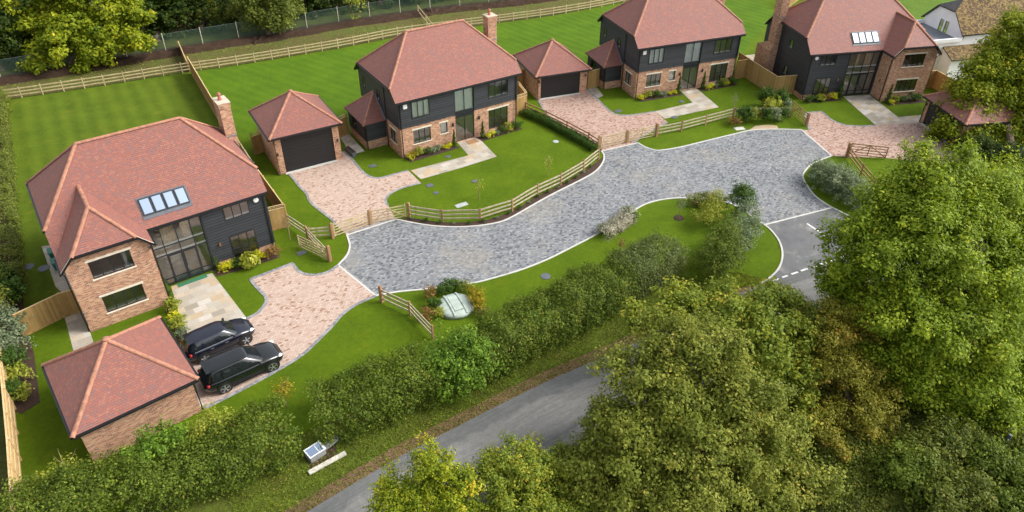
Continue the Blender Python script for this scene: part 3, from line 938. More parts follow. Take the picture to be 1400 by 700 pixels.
    for (a0, a1, zz0, zz1) in ((.95, 1.5, 3.25, 4.6), (2.3, 2.8, 3.25, 4.6), (1.5, 1.85, 3.2, 4.6)):
        for i in range(8):
            s0_, s1_ = a0 + (a1 - a0) * i / 8, a0 + (a1 - a0) * (i + 1) / 8
            o0, o1 = -.25 - .05 * (i % 2), -.25 - .05 * ((i + 1) % 2)
            cu.poly([Fm.p(s0_, zz0, o0), Fm.p(s1_, zz0, o1), Fm.p(s1_, zz1, o1), Fm.p(s0_, zz1, o0)], 'curtain')
    cu.build('curtain', t, mir)
    window(t, mir, Fm, *hm[1], 3, stone=False, proud=True); window(t, mir, Fm, *hm[2], 3, trans=(1.15,), stone=False, proud=True)
    for h in hg: window(t, mir, Fr, *h, 1, stone=False, proud=True)
    al = MB(); al.lathe(Fm.p(7.42, 4.5, .04), [(.19, 0), (.19, .09), (.12, .13)], 'white paint', 14, axis=Fm.n); al.build('alarm_box', t, mir)
    for F, s_, z_ in ((Fm, 4.35, 1.85), (Fws, .95, 1.85)):
        l = MB(); l.hexa([F.p(s_ - .06, z_, .04), F.p(s_ + .06, z_, .04), F.p(s_ + .06, z_ + .24, .04), F.p(s_ - .06, z_ + .24, .04)],
                         [F.p(s_ - .06, z_, .16), F.p(s_ + .06, z_, .16), F.p(s_ + .06, z_ + .24, .16), F.p(s_ - .06, z_ + .24, .16)], 'lamp copper'); l.build('wall_lantern', t, mir)
    # roof
    EL, ER = (-v_, m - o_, ze), (Wd + v_, m - o_, ze)
    HL, HR, HLb, HRb = (-v_, yh, zh), (Wd + v_, yh, zh), (-v_, 2 * (m + D / 2) - yh, zh), (Wd + v_, 2 * (m + D / 2) - yh, zh)
    ELb, ERb = (-v_, yb + o_, ze), (Wd + v_, yb + o_, ze)
    RL, RR = (rx, m + D / 2, zr), (Wd - rx, m + D / 2, zr)
    rf = MB()
    slab_roof(rf, [[EL, ER, HR, RR, RL, HL], [ERb, ELb, HLb, RL, RR, HRb], [HLb, HL, RL], [HR, HRb, RR]])
    # wing
    yv = m - o_ + (zw - ze) / k
    WEL, WER, WHL, WHR = (-v_, -wo, ze), (Ww + v_, -wo, ze), (hx0, -wo, zwh), (hx1, -wo, zwh)
    WF, WB = (xc, wy, zw), (xc, yv + .02, zw)
    VL, VR = (-v_, m - o_, ze), (Ww + v_, m - o_, ze)
    slab_roof(rf, [[WEL, WHL, WF, WB, VL], [WER, WHR, WF, WB, VR][::-1], [WHL, WHR, WF]], 0.11)
    r = rf.build('roof', t, mir)
    rg = MB(); ridge_run(rg, RL, RR)
    for a, b in ((HL, RL), (HLb, RL), (HR, RR), (HRb, RR)): ridge_run(rg, a, b, 0.12)
    rg.build('ridge_tile', r, mir)
    rg = MB(); ridge_run(rg, WF, (xc, yv + .1, zw))
    for a, b in ((WHL, WF), (WHR, WF)): ridge_run(rg, a, b, 0.12)
    rg.build('ridge_tile', r, mir)
    g = MB()
    gutter(g, (Ww + v_, m - o_ - .05, ze - .13), (Wd + v_ - .03, m - o_ - .05, ze - .13)); gutter(g, (-v_, yb + o_ + .05, ze - .13), (Wd + v_, yb + o_ + .05, ze - .13))
    gutter(g, (hx0, -wo - .05, zwh - .11), (hx1, -wo - .05, zwh - .11)); gutter(g, (-v_ - .05, -wo, ze - .12), (-v_ - .05, m - o_, ze - .12)); gutter(g, (Ww + v_ + .05, -wo, ze - .12), (Ww + v_ + .05, m - o_, ze - .12))
    gutter(g, (-v_ - .05, yh, zh - .12), (-v_ - .05, HLb[1], zh - .12)); gutter(g, (Wd + v_ + .05, yh, zh - .12), (Wd + v_ + .05, HRb[1], zh - .12))
    g.build('gutter', r, mir)
    for a, b in ((WEL, WHL), (WER, WHR)):
        vg = MB()
        vg.bar(Vector(a) + Vector((0, -.02, -.05)), Vector(b) + Vector((0, -.02, -.05)), .05, .14, 'black plastic')
        vg.bar(Vector(a) + Vector((0, -.012, .035)), Vector(b) + Vector((0, -.012, .035)), .06, .03, 'pale stone')
        vg.build('bargeboard', r, mir)
    # skylights on the front slope
    nrm = Vector((0, -k, 1)).normalized()
    def onroof(x, y, off): return Vector((x, y, ze + k * (y - (m - o_)))) + nrm * off
    sx0, sx1, y0, y1 = 5.22, 8.2, m + .42, m + 1.27
    fl = MB()
    pp = lambda off, e: [onroof(sx0 - e, y0 - e * 2.6, off), onroof(sx1 + e, y0 - e * 2.6, off), onroof(sx1 + e, y1 + e, off), onroof(sx0 - e, y1 + e, off)]
    fl.hexa(pp(.004, .07), pp(.03, .07), 'skylight flashing')
    fl.build('skylight_flashing', r, mir)
    for i in range(4):
        a0 = sx0 + (sx1 - sx0) * i / 4 + .03
        a1 = sx0 + (sx1 - sx0) * (i + 1) / 4 - .03
        s_ = MB()
        for (b0, b1, c0, c1) in ((a0, a0 + .07, y0, y1), (a1 - .07, a1, y0, y1), (a0 + .07, a1 - .07, y0, y0 + .06), (a0 + .07, a1 - .07, y1 - .06, y1)):
            q = lambda off: [onroof(b0, c0, off), onroof(b1, c0, off), onroof(b1, c1, off), onroof(b0, c1, off)]
            s_.hexa(q(.032), q(.11), 'anthracite frame')
        so_ = s_.build('skylight', t, mir)
        p_ = MB(); p_.poly([onroof(a0 + .05, y0 + .05, .085), onroof(a1 - .05, y0 + .05, .085), onroof(a1 - .05, y1 - .05, .085), onroof(a0 + .05, y1 - .05, .085)], 'roof glass')
        p_.build('pane', so_, mir)
    for pts in ([(Wd - .14, m - .2, ze - .2), (Wd - .14, m - .1, ze - .4), (Wd - .14, m - .1, .02)], [(Ww - .1, -.24, ze - .2), (Ww + .09, .1, ze - .45), (Ww + .09, .1, .02)],
                [(-.14, -.2, ze - .2), (-.1, .08, ze - .45), (-.1, .08, .02)]):
        g = MB(); g.tube(pts, .042, 'black plastic', 6); g.build('downpipe', t, mir)
    chimney(t, mir, 12.72, 13.52, 8.1, 9.4, 0, 9.25, 6.6, breast=(12.94, 13.85, 8.05, 10.9, 2.9))
    return t

# ------------------------------------------------------------------ garage with a pyramid roof
def garage(label, loc, rz, wd=5.66, dp=5.81, ze=2.662, zr=5.062, door=(.42, 4.86), lead_step=True, head=.32):
    t = thing('garage', label, 'garage', loc, rz)
    o_ = 0.313
    k = (zr - ze) / (dp / 2 + o_)
    zt = ze + k * o_ - .13
    dh = ze - head
    Ff, Fr, Fb, Fl = Face2((0, 0), (1, 0)), Face2((wd, 0), (0, 1)), Face2((wd, dp), (-1, 0)), Face2((0, dp), (0, -1))
    b = MB()
    brick_wall(b, Ff, [(0, 0), (wd, 0), (wd, zt), (0, zt)], [(door[0], door[1], 0, dh)], reveal=.14)
    for F, l in ((Fr, dp), (Fb, wd), (Fl, dp)): brick_wall(b, F, [(0, 0), (l, 0), (l, zt), (0, zt)])
    b.build('brick_wall', t)
    d = MB()
    n = 11
    for i in range(n):
        z0, z1 = .02 + (dh - .02) * i / n, .02 + (dh - .02) * (i + 1) / n
        q = lambda off, a, c: [Ff.p(door[0], a, off), Ff.p(door[1], a, off), Ff.p(door[1], c, off), Ff.p(door[0], c, off)]
        d.hexa(q(-.13, z0, z1 - .012), q(-.09, z0, z1 - .012), 'garage door')
    d.poly(q(-.128, .02, dh), 'black plastic')
    d.build('garage_door', t)
    if lead_step:
        s_ = MB(); s_.box(door[0] - .1, door[1] + .1, -.22, .1, 0, .035, 'kerb concrete'); s_.build('threshold', t)
    r = MB()
    FL, FR, BR_, BL_ = (-o_, -o_, ze), (wd + o_, -o_, ze), (wd + o_, dp + o_, ze), (-o_, dp + o_, ze)
    A = (wd / 2, dp / 2, zr)
    slab_roof(r, [[FL, FR, A], [FR, BR_, A], [BR_, BL_, A], [BL_, FL, A]], .11)
    ro = r.build('roof', t)
    h = MB()
    for p in (FL, FR, BR_, BL_): ridge_run(h, p, A, .115)
    h.lathe((A[0], A[1], zr - .02), [(.2, 0), (.2, .08), (.1, .16), (0, .18)], 'ridge tile', 10)
    h.build('hip_tile', ro)
    g = MB()
    c = [FL, FR, BR_, BL_]
    for i in range(4):
        a, e = Vector(c[i]), Vector(c[(i + 1) % 4])
        dd = (e - a).normalized()
        nn = Vector((dd.y, -dd.x, 0)) * .05
        gutter(g, a + nn - Z * .1, e + nn - Z * .1)
    g.build('gutter', ro)
    for x in (.2, wd - .2):
        l = MB(); l.box(x - .05, x + .05, -.12, -.002, 1.85, 2.08, 'anthracite frame'); l.build('wall_lantern', t)
    p = MB(); p.tube([(.06, -.08, ze - .2), (.06, -.08, .02)], .035, 'black plastic', 6); p.build('downpipe', t)
    return t
# ------------------------------------------------------------------ foliage
def leaf_mesh(name, P, N, size, tint, mat, parent=None, aspect=0.62, jitter=0.9):
    """one folded four point leaf per row of P, facing about N"""
    n = len(P)
    P = np.asarray(P, dtype=np.float32)
    N = np.asarray(N, dtype=np.float32) + RNG.normal(0, jitter * 0.55, (n, 3)).astype(np.float32)
    N /= np.linalg.norm(N, axis=1, keepdims=True) + 1e-9
    T = RNG.normal(0, 1, (n, 3)).astype(np.float32)
    T[:, 2] -= 0.35
    T -= N * np.sum(T * N, axis=1, keepdims=True)
    T /= np.linalg.norm(T, axis=1, keepdims=True) + 1e-9
    B = np.cross(N, T)
    s = (np.asarray(size, dtype=np.float32) * RNG.uniform(0.5, 1.5, n).astype(np.float32))[:, None]
    V = np.empty((n, 4, 3), dtype=np.float32)
    V[:, 0] = P - T * s * 0.5
    V[:, 1] = P + B * s * aspect * 0.5 + N * s * 0.10
    V[:, 2] = P + T * s * 0.5
    V[:, 3] = P - B * s * aspect * 0.5 + N * s * 0.10
    me = bpy.data.meshes.new(name)
    me.vertices.add(4 * n)
    me.vertices.foreach_set('co', V.ravel())
    me.loops.add(4 * n)
    me.loops.foreach_set('vertex_index', np.arange(4 * n, dtype=np.int32))
    me.polygons.add(n)
    me.polygons.foreach_set('loop_start', np.arange(0, 4 * n, 4, dtype=np.int32))
    me.polygons.foreach_set('loop_total', np.full(n, 4, dtype=np.int32))
    at = me.attributes.new('tint', 'FLOAT', 'POINT')
    at.data.foreach_set('value', np.repeat(np.clip(tint, 0, 1).astype(np.float32), 4))
    me.materials.append(MATS[mat])
    me.update(calc_edges=True)
    me.validate()
    o = bpy.data.objects.new(name, me)
    COL.objects.link(o)
    if parent is not None:
        o.parent = parent
    return o

def sphere_dirs(n, up_bias=True):
    d = RNG.normal(0, 1, (n, 3))
    d /= np.linalg.norm(d, axis=1, keepdims=True)
    if up_bias:
        d[:, 2] = np.where(d[:, 2] < -0.5, -d[:, 2], d[:, 2])
    return d

def clump_cloud(lobes, dens, clump_r, per, flat=0.75, droop=0.0, inner=0.45, boughs=0):
    """lobes: (centre, (rx,ry,rz)); returns leaf points, normals and a tint.
    With boughs the lobes are first broken into smaller leafy boughs with gaps between."""
    Ps, Ns, Ts = [], [], []
    L2 = []
    for c, r in lobes:
        c, r = np.array(c), np.array(r)
        if not boughs:
            L2.append((c, r, np.zeros(3), 0.0))
            continue
        d = sphere_dirs(boughs)
        for q in range(boughs):
            f = RNG.uniform(.55, .95) if RNG.random() < .85 else RNG.uniform(.95, 1.15)
            rb = RNG.uniform(.24, .46)
            L2.append((c + d[q] * r * f, r * rb * np.array([1, 1, .8]), d[q], RNG.normal(0, .085)))
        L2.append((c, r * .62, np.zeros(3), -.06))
    for c, r, ax, t0 in L2:
        area = 4 * math.pi * ((r[0] * r[1]) ** 1.6 / 3 + (r[0] * r[2]) ** 1.6 / 3 + (r[1] * r[2]) ** 1.6 / 3) ** (1 / 1.6)
        nc = max(4, int(area * dens))
        d = sphere_dirs(nc)
        if np.any(ax):
            d = d + ax * .55
            d /= np.linalg.norm(d, axis=1, keepdims=True)
        rad = RNG.uniform(inner, 1.0, nc) ** 0.6
        rad *= 1.0 + RNG.normal(0, 0.13, nc)
        big = RNG.random(nc) < 0.12
        rad = np.where(big, rad * RNG.uniform(1.05, 1.35, nc), rad)
        C = c + d * r * rad[:, None]
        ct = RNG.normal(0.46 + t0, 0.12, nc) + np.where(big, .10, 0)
        cr = clump_r * RNG.uniform(0.55, 1.35, nc)
        k = np.maximum(3, (per * (cr / clump_r) ** 2 * RNG.uniform(0.7, 1.3, nc))).astype(int)
        idx = np.repeat(np.arange(nc), k)
        m = len(idx)
        g = RNG.normal(0, 1, (m, 3))
        g /= np.linalg.norm(g, axis=1, keepdims=True)
        rr = RNG.uniform(0.15, 1.0, m) ** 0.5
        off = g * rr[:, None] * cr[idx][:, None] * np.array([1, 1, flat])
        sp = RNG.uniform(-.35, 1.0, m) * cr[idx] * 0.85
        p = C[idx] + off * 0.8 + (d[idx] + np.array([0, 0, .25])) * sp[:, None]
        p[:, 2] -= droop * rr * cr[idx] * np.abs(g[:, 0])
        nrm = g * 0.5 + d[idx] * 0.5 + np.array([0, 0, 0.7])
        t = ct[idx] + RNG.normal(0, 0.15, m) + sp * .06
        Ps.append(p); Ns.append(nrm); Ts.append(t)
    return np.concatenate(Ps), np.concatenate(Ns), np.concatenate(Ts)

def limbs(base, lobes, r0, mat='bark', lean=None, extra=2):
    mb = MB()
    base = Vector(base)
    cs = [Vector(c) for c, r in lobes]
    cen = sum(cs, Vector()) / len(cs)
    top = max(c.z for c in cs)
    fork = base.lerp(Vector((cen.x, cen.y, base.z + (top - base.z) * 0.36)), 0.85)
    fork.z = base.z + (top - base.z) * 0.34
    mid = base.lerp(fork, 0.5) + Vector((random.uniform(-.15, .15), random.uniform(-.15, .15), 0))
    mb.tube([base - Z * .1, base + Z * .35, mid, fork], [r0 * 1.5, r0 * 1.1, r0 * .95, r0 * .85], mat, 9)
    for (c, r) in lobes:
        c = Vector(c)
        a = fork.lerp(c, 0.45) + Vector((random.uniform(-.3, .3), random.uniform(-.3, .3), 0.25))
        mb.tube([fork, a, c], [r0 * .5, r0 * .32, r0 * .12], mat, 6)
        for _ in range(extra):
            d = Vector((random.gauss(0, 1), random.gauss(0, 1), random.gauss(0.3, .7))).normalized()
            e = c + Vector((d.x * r[0], d.y * r[1], d.z * r[2])) * .85
            mb.tube([a.lerp(c, random.uniform(.2, 1)), c.lerp(e, .5) + Z * .1, e], [r0 * .16, r0 * .1, r0 * .04], mat, 4, caps=False)
    return mb

def tree(name, label, base, lobes, mat, r0, leaf=0.16, dens=1.2, clump=0.6, per=60, bark='bark', group=None, cat='tree', flat=.75, droop=0.0, aspect=.62, extra=3, boughs=13):
    b = Vector(base)
    t = thing(name, label, cat, b, 0, group)
    q = .87 if boughs else 1.0
    L = [((c[0] - b.x, c[1] - b.y, c[2] - b.z), tuple(v * q for v in r)) for c, r in lobes]
    limbs((0, 0, 0), L, r0, bark, extra=extra).build('trunk', t, weld=False)
    P, N, T = clump_cloud(L, dens, clump, per, flat, droop, boughs=boughs)
    keep = P[:, 2] > 0.05
    leaf_mesh('crown', P[keep], N[keep], leaf, T[keep], mat, t, aspect)
    return t

def lobe(px, py, Y, rpx, sq=0.85, sy=1.0):
    c = atY(px, py, Y)
    dist = (c - Vector((0, 0, CAM_H))).length
    r = rpx * dist / F_PX
    return (tuple(c), (r, r * sy, r * sq))

def shrub_mesh(name, mat, h, r, n, leaf, kind='round', seed=0):
    if kind == 'cone':
        z = RNG.uniform(0, 1, n) ** 1.3
        a = RNG.uniform(0, 2 * math.pi, n)
        rr = r * (1 - z) ** 0.8 * (0.72 + 0.28 * np.sin(z * 22 + a)) * RNG.uniform(.7, 1.05, n)
        P = np.stack([rr * np.cos(a), rr * np.sin(a), z * h + .05], 1)
        N = np.stack([np.cos(a), np.sin(a), np.full(n, .5)], 1)
        T = RNG.normal(.45, .2, n)
    elif kind == 'blade':
        a = RNG.uniform(0, 2 * math.pi, n)
        t = RNG.uniform(0.1, 1, n)
        rr = r * t ** 1.1
        P = np.stack([rr * np.cos(a), rr * np.sin(a), h * (1 - (t - .55) ** 2 * 1.6) * RNG.uniform(.5, 1, n)], 1)
        N = np.stack([np.cos(a), np.sin(a), np.full(n, .4)], 1)
        T = RNG.normal(.5, .22, n)
    else:
        lobes = []
        for i in range(6):
            a = random.uniform(0, 6.28)
            q = random.uniform(.15, .55) * r
            lobes.append(((q * math.cos(a), q * math.sin(a), h * random.uniform(.4, .62)), (r * .6, r * .6, h * random.uniform(.32, .42))))
        P, N, T = clump_cloud(lobes, 10 / r / r * 0.35, r * .26, max(4, n // 110), .8, inner=.6)
        k = P[:, 2] > .01
        P, N, T = P[k], N[k], T[k]
        if len(P) > n:
            s = RNG.choice(len(P), n, replace=False)
            P, N, T = P[s], N[s], T[s]
    return leaf_mesh(name, P, N, leaf, T, mat)

SHRUBS = {}
def shrub_proto(kind):
    K = {'lime': ('lime_shrub', 'lime leaves', .55, .36, 700, .08, 'round'),
         'yellowgreen': ('variegated_shrub', 'yellow green leaves', .75, .48, 800, .10, 'round'),
         'dark': ('evergreen_shrub', 'green shrub leaves', .7, .45, 800, .10, 'round'),
         'grey': ('lavender_shrub', 'grey shrub leaves', .5, .42, 800, .08, 'round'),
         'cone': ('conifer_topiary', 'green shrub leaves', 1.7, .3, 1300, .09, 'cone'),
         'blade': ('spiky_plant', 'yellow green leaves', .8, .6, 260, .34, 'blade'),
         'red': ('red_leaved_shrub', 'red shrub leaves', .75, .5, 800, .09, 'round'),
         'golden': ('golden_shrub', 'golden leaves', .9, .5, 800, .09, 'round'),
         'pink': ('flowering_shrub', 'pink flower leaves', .7, .5, 900, .08, 'round'),
         'green': ('leafy_shrub', 'green shrub leaves', 1.5, .75, 2200, .12, 'round'),
         'olive': ('olive_shrub', 'olive leaves', 1.6, .8, 2200, .11, 'round'),
         'tallgrey': ('grey_leaved_shrub', 'grey shrub leaves', 1.5, .8, 2400, .10, 'round')}[kind]
    return K

COLOURW = {'lime': 'bright lime', 'yellowgreen': 'yellow green', 'dark': 'dark green', 'grey': 'grey green', 'cone': 'slender twisted', 'blade': 'arching spiky', 'red': 'reddish leaved',
           'golden': 'golden yellow', 'pink': 'pink tipped', 'green': 'leafy green', 'olive': 'olive green', 'tallgrey': 'grey leaved'}

def shrub(kind, xy, label, scale=1.0, group=None, z=0.0):
    K = shrub_proto(kind)
    if kind not in SHRUBS:
        o = shrub_mesh(K[0], K[1], *K[2:])
        SHRUBS[kind] = o
    else:
        o = SHRUBS[kind].copy()
        COL.objects.link(o)
    o.location = (xy[0], xy[1], z)
    o.rotation_euler = (0, 0, random.uniform(0, 6.28))
    s = scale * random.uniform(.92, 1.08)
    o.scale = (s, s, s * random.uniform(.92, 1.08))
    for k in list(o.keys()):
        if k in ('label', 'category', 'group', 'kind'):
            del o[k]
    tag(o, label, 'topiary' if kind == 'cone' else 'shrub', group)
    return o

def hedge(label, pts, h, wd, mat, leaf=.13, dens=520, seed=0, lump=.35, name='hedge', hs=None, cat='hedge'):
    """leafy band along a ground path: shell and top, uneven, one mesh"""
    pts = [Vector((p[0], p[1], 0)) for p in pts]
    seg = [(b - a).length for a, b in zip(pts, pts[1:])]
    L = sum(seg)
    # clipped cross section, uneven: clump centres on a rounded box shell swept along the path
    cum = np.concatenate([[0], np.cumsum(seg)])
    px_ = np.array([p.x for p in pts]); py_ = np.array([p.y for p in pts])
    girth = 2 * h + wd
    cr = min(.34, wd * .22)
    nc = int(L * girth * dens / 100.0 * 4.2 * (.30 / cr) ** 1.2)
    sv = RNG.uniform(-.15, L + .15, nc)
    a = RNG.uniform(-.12, 1.12, nc) * math.pi
    on_top = RNG.random(nc) < wd * 1.1 / (wd + 2 * h)
    qx = np.where(on_top, RNG.uniform(-1, 1, nc), np.where(RNG.random(nc) < .5, -1.0, 1.0))
    qz = np.where(on_top, 1.0, RNG.uniform(-1, 1, nc))
    nf = (np.abs(qx) ** 5 + np.abs(qz) ** 5) ** .2
    cx, cz = qx / nf, qz / nf
    a = np.arctan2(cz, cx)
    ph = RNG.uniform(0, 6.28, 8)
    low = sum(np.sin(sv * f + ph[q] + (1.3 + q) * a) for q, f in enumerate((.9, 1.7, 2.9, 4.3))) / 4
    top = sum(np.sin(sv * f + ph[q + 4]) for q, f in enumerate((.5, 1.1, 2.3, 3.7))) / 4
    hh = (h if hs is None else hs[0] + (hs[1] - hs[0]) * np.clip(sv / max(L, .01), 0, 1)) * (1 + top * lump * .55)
    rad = (1 + low * lump * .5) * RNG.uniform(.80, 1.0, nc)
    shoot = RNG.random(nc) < .05
    rad = np.where(shoot, rad * 1.12, rad)
    sc = np.clip(sv, 0, L)
    bx = np.interp(sc, cum, px_); by = np.interp(sc, cum, py_)
    e_ = .05
    tx = np.interp(np.clip(sc + e_, 0, L), cum, px_) - np.interp(np.clip(sc - e_, 0, L), cum, px_)
    ty = np.interp(np.clip(sc + e_, 0, L), cum, py_) - np.interp(np.clip(sc - e_, 0, L), cum, py_)
    tl = np.hypot(tx, ty) + 1e-9
    tx, ty = tx / tl, ty / tl
    ext = sv - sc
    X = bx + tx * ext * 3 - ty * cx * rad * wd * .5
    Y = by + ty * ext * 3 + tx * cx * rad * wd * .5
    Zc = np.maximum(.12, hh * (.5 + .5 * cz * rad))
    D = np.stack([-ty * cx, tx * cx, np.maximum(cz, -.1) * .9], 1)
    ct = RNG.normal(.44, .15, nc) + np.where(shoot, .15, 0) + np.sin(sv * .8 + ph[0]) * .06
    kk = np.maximum(4, RNG.normal(16, 4, nc)).astype(int)
    idx = np.repeat(np.arange(nc), kk)
    m_ = len(idx)
    g = RNG.normal(0, 1, (m_, 3)); g /= np.linalg.norm(g, axis=1, keepdims=True)
    P = np.stack([X, Y, Zc], 1)[idx] + g * (RNG.uniform(.1, 1, m_) ** .5 * cr)[:, None] * np.array([1, 1, .85])
    N = g * .5 + D[idx] * .6 + np.array([0, 0, .55])
    T = ct[idx] + RNG.normal(0, .17, m_)
    k = P[:, 2] > .02
    t = thing(name, label, cat, pts[0], 0)
    b = pts[0]
    P = P[k] - np.array([b.x, b.y, 0])
    leaf_mesh('foliage', P, N[k], leaf, T[k], mat, t)
    st = MB()
    s = .3
    while s < L:
        q, i = s, 0
        while i < len(seg) - 1 and q > seg[i]:
            q -= seg[i]; i += 1
        d = (pts[i + 1] - pts[i]).normalized()
        c = pts[i] + d * q - b
        for _ in range(2):
            e = c + Vector((random.uniform(-.3, .3) * wd, random.uniform(-.3, .3) * wd, h * random.uniform(.5, .8)))
            st.tube([c, e], [.035, .012], 'bark', 4, caps=False)
        s += .7
    st.build('stems', t)
    return t

def bush(label, lobes, mat, leaf=.13, name='bush', cat='bush', dens=5.0, clump=.34, per=26, group=None):
    c = lobes[0][0]
    t = thing(name, label, cat, (c[0], c[1], 0), 0, group)
    L = [((q[0] - c[0], q[1] - c[1], q[2]), r) for q, r in lobes]
    P, N, T = clump_cloud(L, dens, clump, per, .85, inner=.65)
    k = P[:, 2] > .02
    leaf_mesh('foliage', P[k], N[k], leaf, T[k], mat, t)
    st = MB()
    for (q, r) in L:
        st.tube([(q[0] * .3, q[1] * .3, 0), q], [.05, .015], 'bark', 5, caps=False)
    st.build('stems', t)
    return t

def G(px, py, h, r, ry=None, rz=None):
    """lobe standing on the ground at a seen ground point"""
    p = W(px, py)
    return ((p.x, p.y, h), (r, ry or r, rz or h))

def sapling(label, xy, h=2.4, mat='yellow green leaves', n=160, stake=True, ring=True, mm='mulch', name='sapling', spread=.55):
    t = thing(name, label, 'young tree', (xy[0], xy[1], 0))
    mb = MB()
    mb.tube([(0, 0, 0), (.03, 0, h * .5), (0, .02, h)], [.03, .022, .008], 'pale bark', 6)
    for i in range(9):
        z = h * random.uniform(.4, .9)
        a = random.uniform(0, 6.28)
        l = spread * random.uniform(.5, 1)
        mb.tube([(0, 0, z), (math.cos(a) * l * .6, math.sin(a) * l * .6, z + l * .5), (math.cos(a) * l, math.sin(a) * l, z + l * .9)], [.012, .009, .004], 'pale bark', 4, caps=False)
    mb.build('trunk', t)
    d = RNG.normal(0, 1, (n, 3)); d /= np.linalg.norm(d, axis=1, keepdims=True)
    P = d * RNG.uniform(.3, 1, n)[:, None] * np.array([spread, spread, h * .36]) + np.array([0, 0, h * .72])
    leaf_mesh('crown', P, d + np.array([0, 0, .6]), .10, RNG.normal(.5, .2, n), mat, t)
    if ring:
        r = MB(); r.lathe((0, 0, .004), [(.42, 0), (.36, .05), (0, .06)], mm, 14); r.build('mulch_ring', t)
    return t

# ------------------------------------------------------------------ fences
def bays(pts, step):
    out = []
    for a, b in zip(pts, pts[1:]):
        a, b = Vector((a[0], a[1], 0)), Vector((b[0], b[1], 0))
        n = max(1, round((b - a).length / step))
        for i in range(n):
            out.append((a.lerp(b, i / n), a.lerp(b, (i + 1) / n)))
    return out

def panel_fence(label, pts, h=1.85, side=1, trellis=0.0, posts_proud=False, name='panel_fence', step=2.6, mat='fence board'):
    """close boarded fence; side=+1: smooth face on the left of the run"""
    o0 = Vector((pts[0][0], pts[0][1], 0))
    t = thing(name, label, 'fence', o0)
    B = bays(pts, step)
    ends = [B[0][0]] + [b for a, b in B]
    hb = h - trellis
    for a, b in B:
        a, b = a - o0, b - o0
        d = (b - a).normalized()
        n = Vector((-d.y, d.x, 0)) * side
        L = (b - a).length
        k = max(1, int(L / .125))
        mb = MB()
        for i in range(k):
            p0, p1 = a + d * (L * i / k), a + d * (L * (i + 1) / k + .012)
            th0, th1 = (.012, .024)
            c = [p0 + n * .0, p1 + n * .0, p1 + n * th0, p0 + n * th1]
            dz = random.uniform(-.006, .006)
            u0 = (a + o0).x * 3.1 + i * .125
            mb.hexa([q + Z * .06 for q in c], [q + Z * (hb + dz) for q in c], mat)
        mb.bar(a + n * .012 + Z * .09, b + n * .012 + Z * .09, .05, .16, mat)
        mb.bar(a + n * .01 + Z * (hb + .02), b + n * .01 + Z * (hb + .02), .075, .035, 'new fence timber')
        mb.build('board_panel', t)
        rl = MB()
        for z in (.35, hb * .55, hb - .25):
            rl.bar(a - n * .045 + Z * z, b - n * .045 + Z * z, .06, .085, mat)
        rl.build('rail', t)
        if trellis:
            tr = MB()
            z0, z1 = hb + .04, h
            tr.bar(a + Z * z1, b + Z * z1, .05, .045, 'new fence timber')
            m_ = max(3, int(L / .13))
            for i in range(m_ + 1):
                p = a + d * (L * i / m_)
                tr.bar(p + Z * z0, p + Z * z1, .022, .022, 'new fence timber', up=d)
            tr.bar(a + Z * ((z0 + z1) / 2), b + Z * ((z0 + z1) / 2), .02, .022, 'new fence timber')
            tr.build('trellis', t)
    for i, e in enumerate(ends):
        mb = MB()
        p = e - o0
        j = min(i, len(B) - 1)
        d = (B[j][1] - B[j][0]).normalized()
        n = Vector((-d.y, d.x, 0)) * side
        q = p - n * .05
        mb.bar(q, q + Z * (h + .04), .10, .10, 'new fence timber' if posts_proud else mat, up=d)
        mb.build('post', t)
    return t

def rail_fence(label, posts, h=1.15, rails=3, mat='grey rail', pmat='oak post', name='rail_fence', pw=.12, wob=.03, rw=(.05, .12), big=()):
    o0 = Vector((posts[0][0], posts[0][1], 0))
    t = thing(name, label, 'fence', o0)
    P = [Vector((p[0], p[1], 0)) - o0 for p in posts]
    for i, p in enumerate(P):
        mb = MB()
        w_ = pw * (1.6 if i in big else 1)
        hh = h * (1.12 if i in big else 1) + random.uniform(-.02, .03)
        tilt = Vector((random.uniform(-wob, wob), random.uniform(-wob, wob), 0)) * .6
        d = ((P[min(i + 1, len(P) - 1)] - P[max(i - 1, 0)])).normalized()
        mb.bar(p, p + tilt + Z * hh, w_, w_, pmat, up=d)
        mb.bar(p + tilt + Z * hh, p + tilt + Z * (hh + .03), w_ * .7, w_ * .7, pmat, up=d)
        mb.build('post', t)
    for a, b in zip(P, P[1:]):
        mb = MB()
        for k in range(rails):
            z = h * (0.30 + 0.58 * k / max(1, rails - 1))
            mid = a.lerp(b, .5) + Z * (z + random.uniform(-wob, wob))
            z0, z1 = z + random.uniform(-wob, wob) * .5, z + random.uniform(-wob, wob) * .5
            mb.bar(a + Z * z0, mid, rw[0], rw[1], mat)
            mb.bar(mid, b + Z * z1, rw[0], rw[1], mat)
        mb.build('rails', t)
    return t

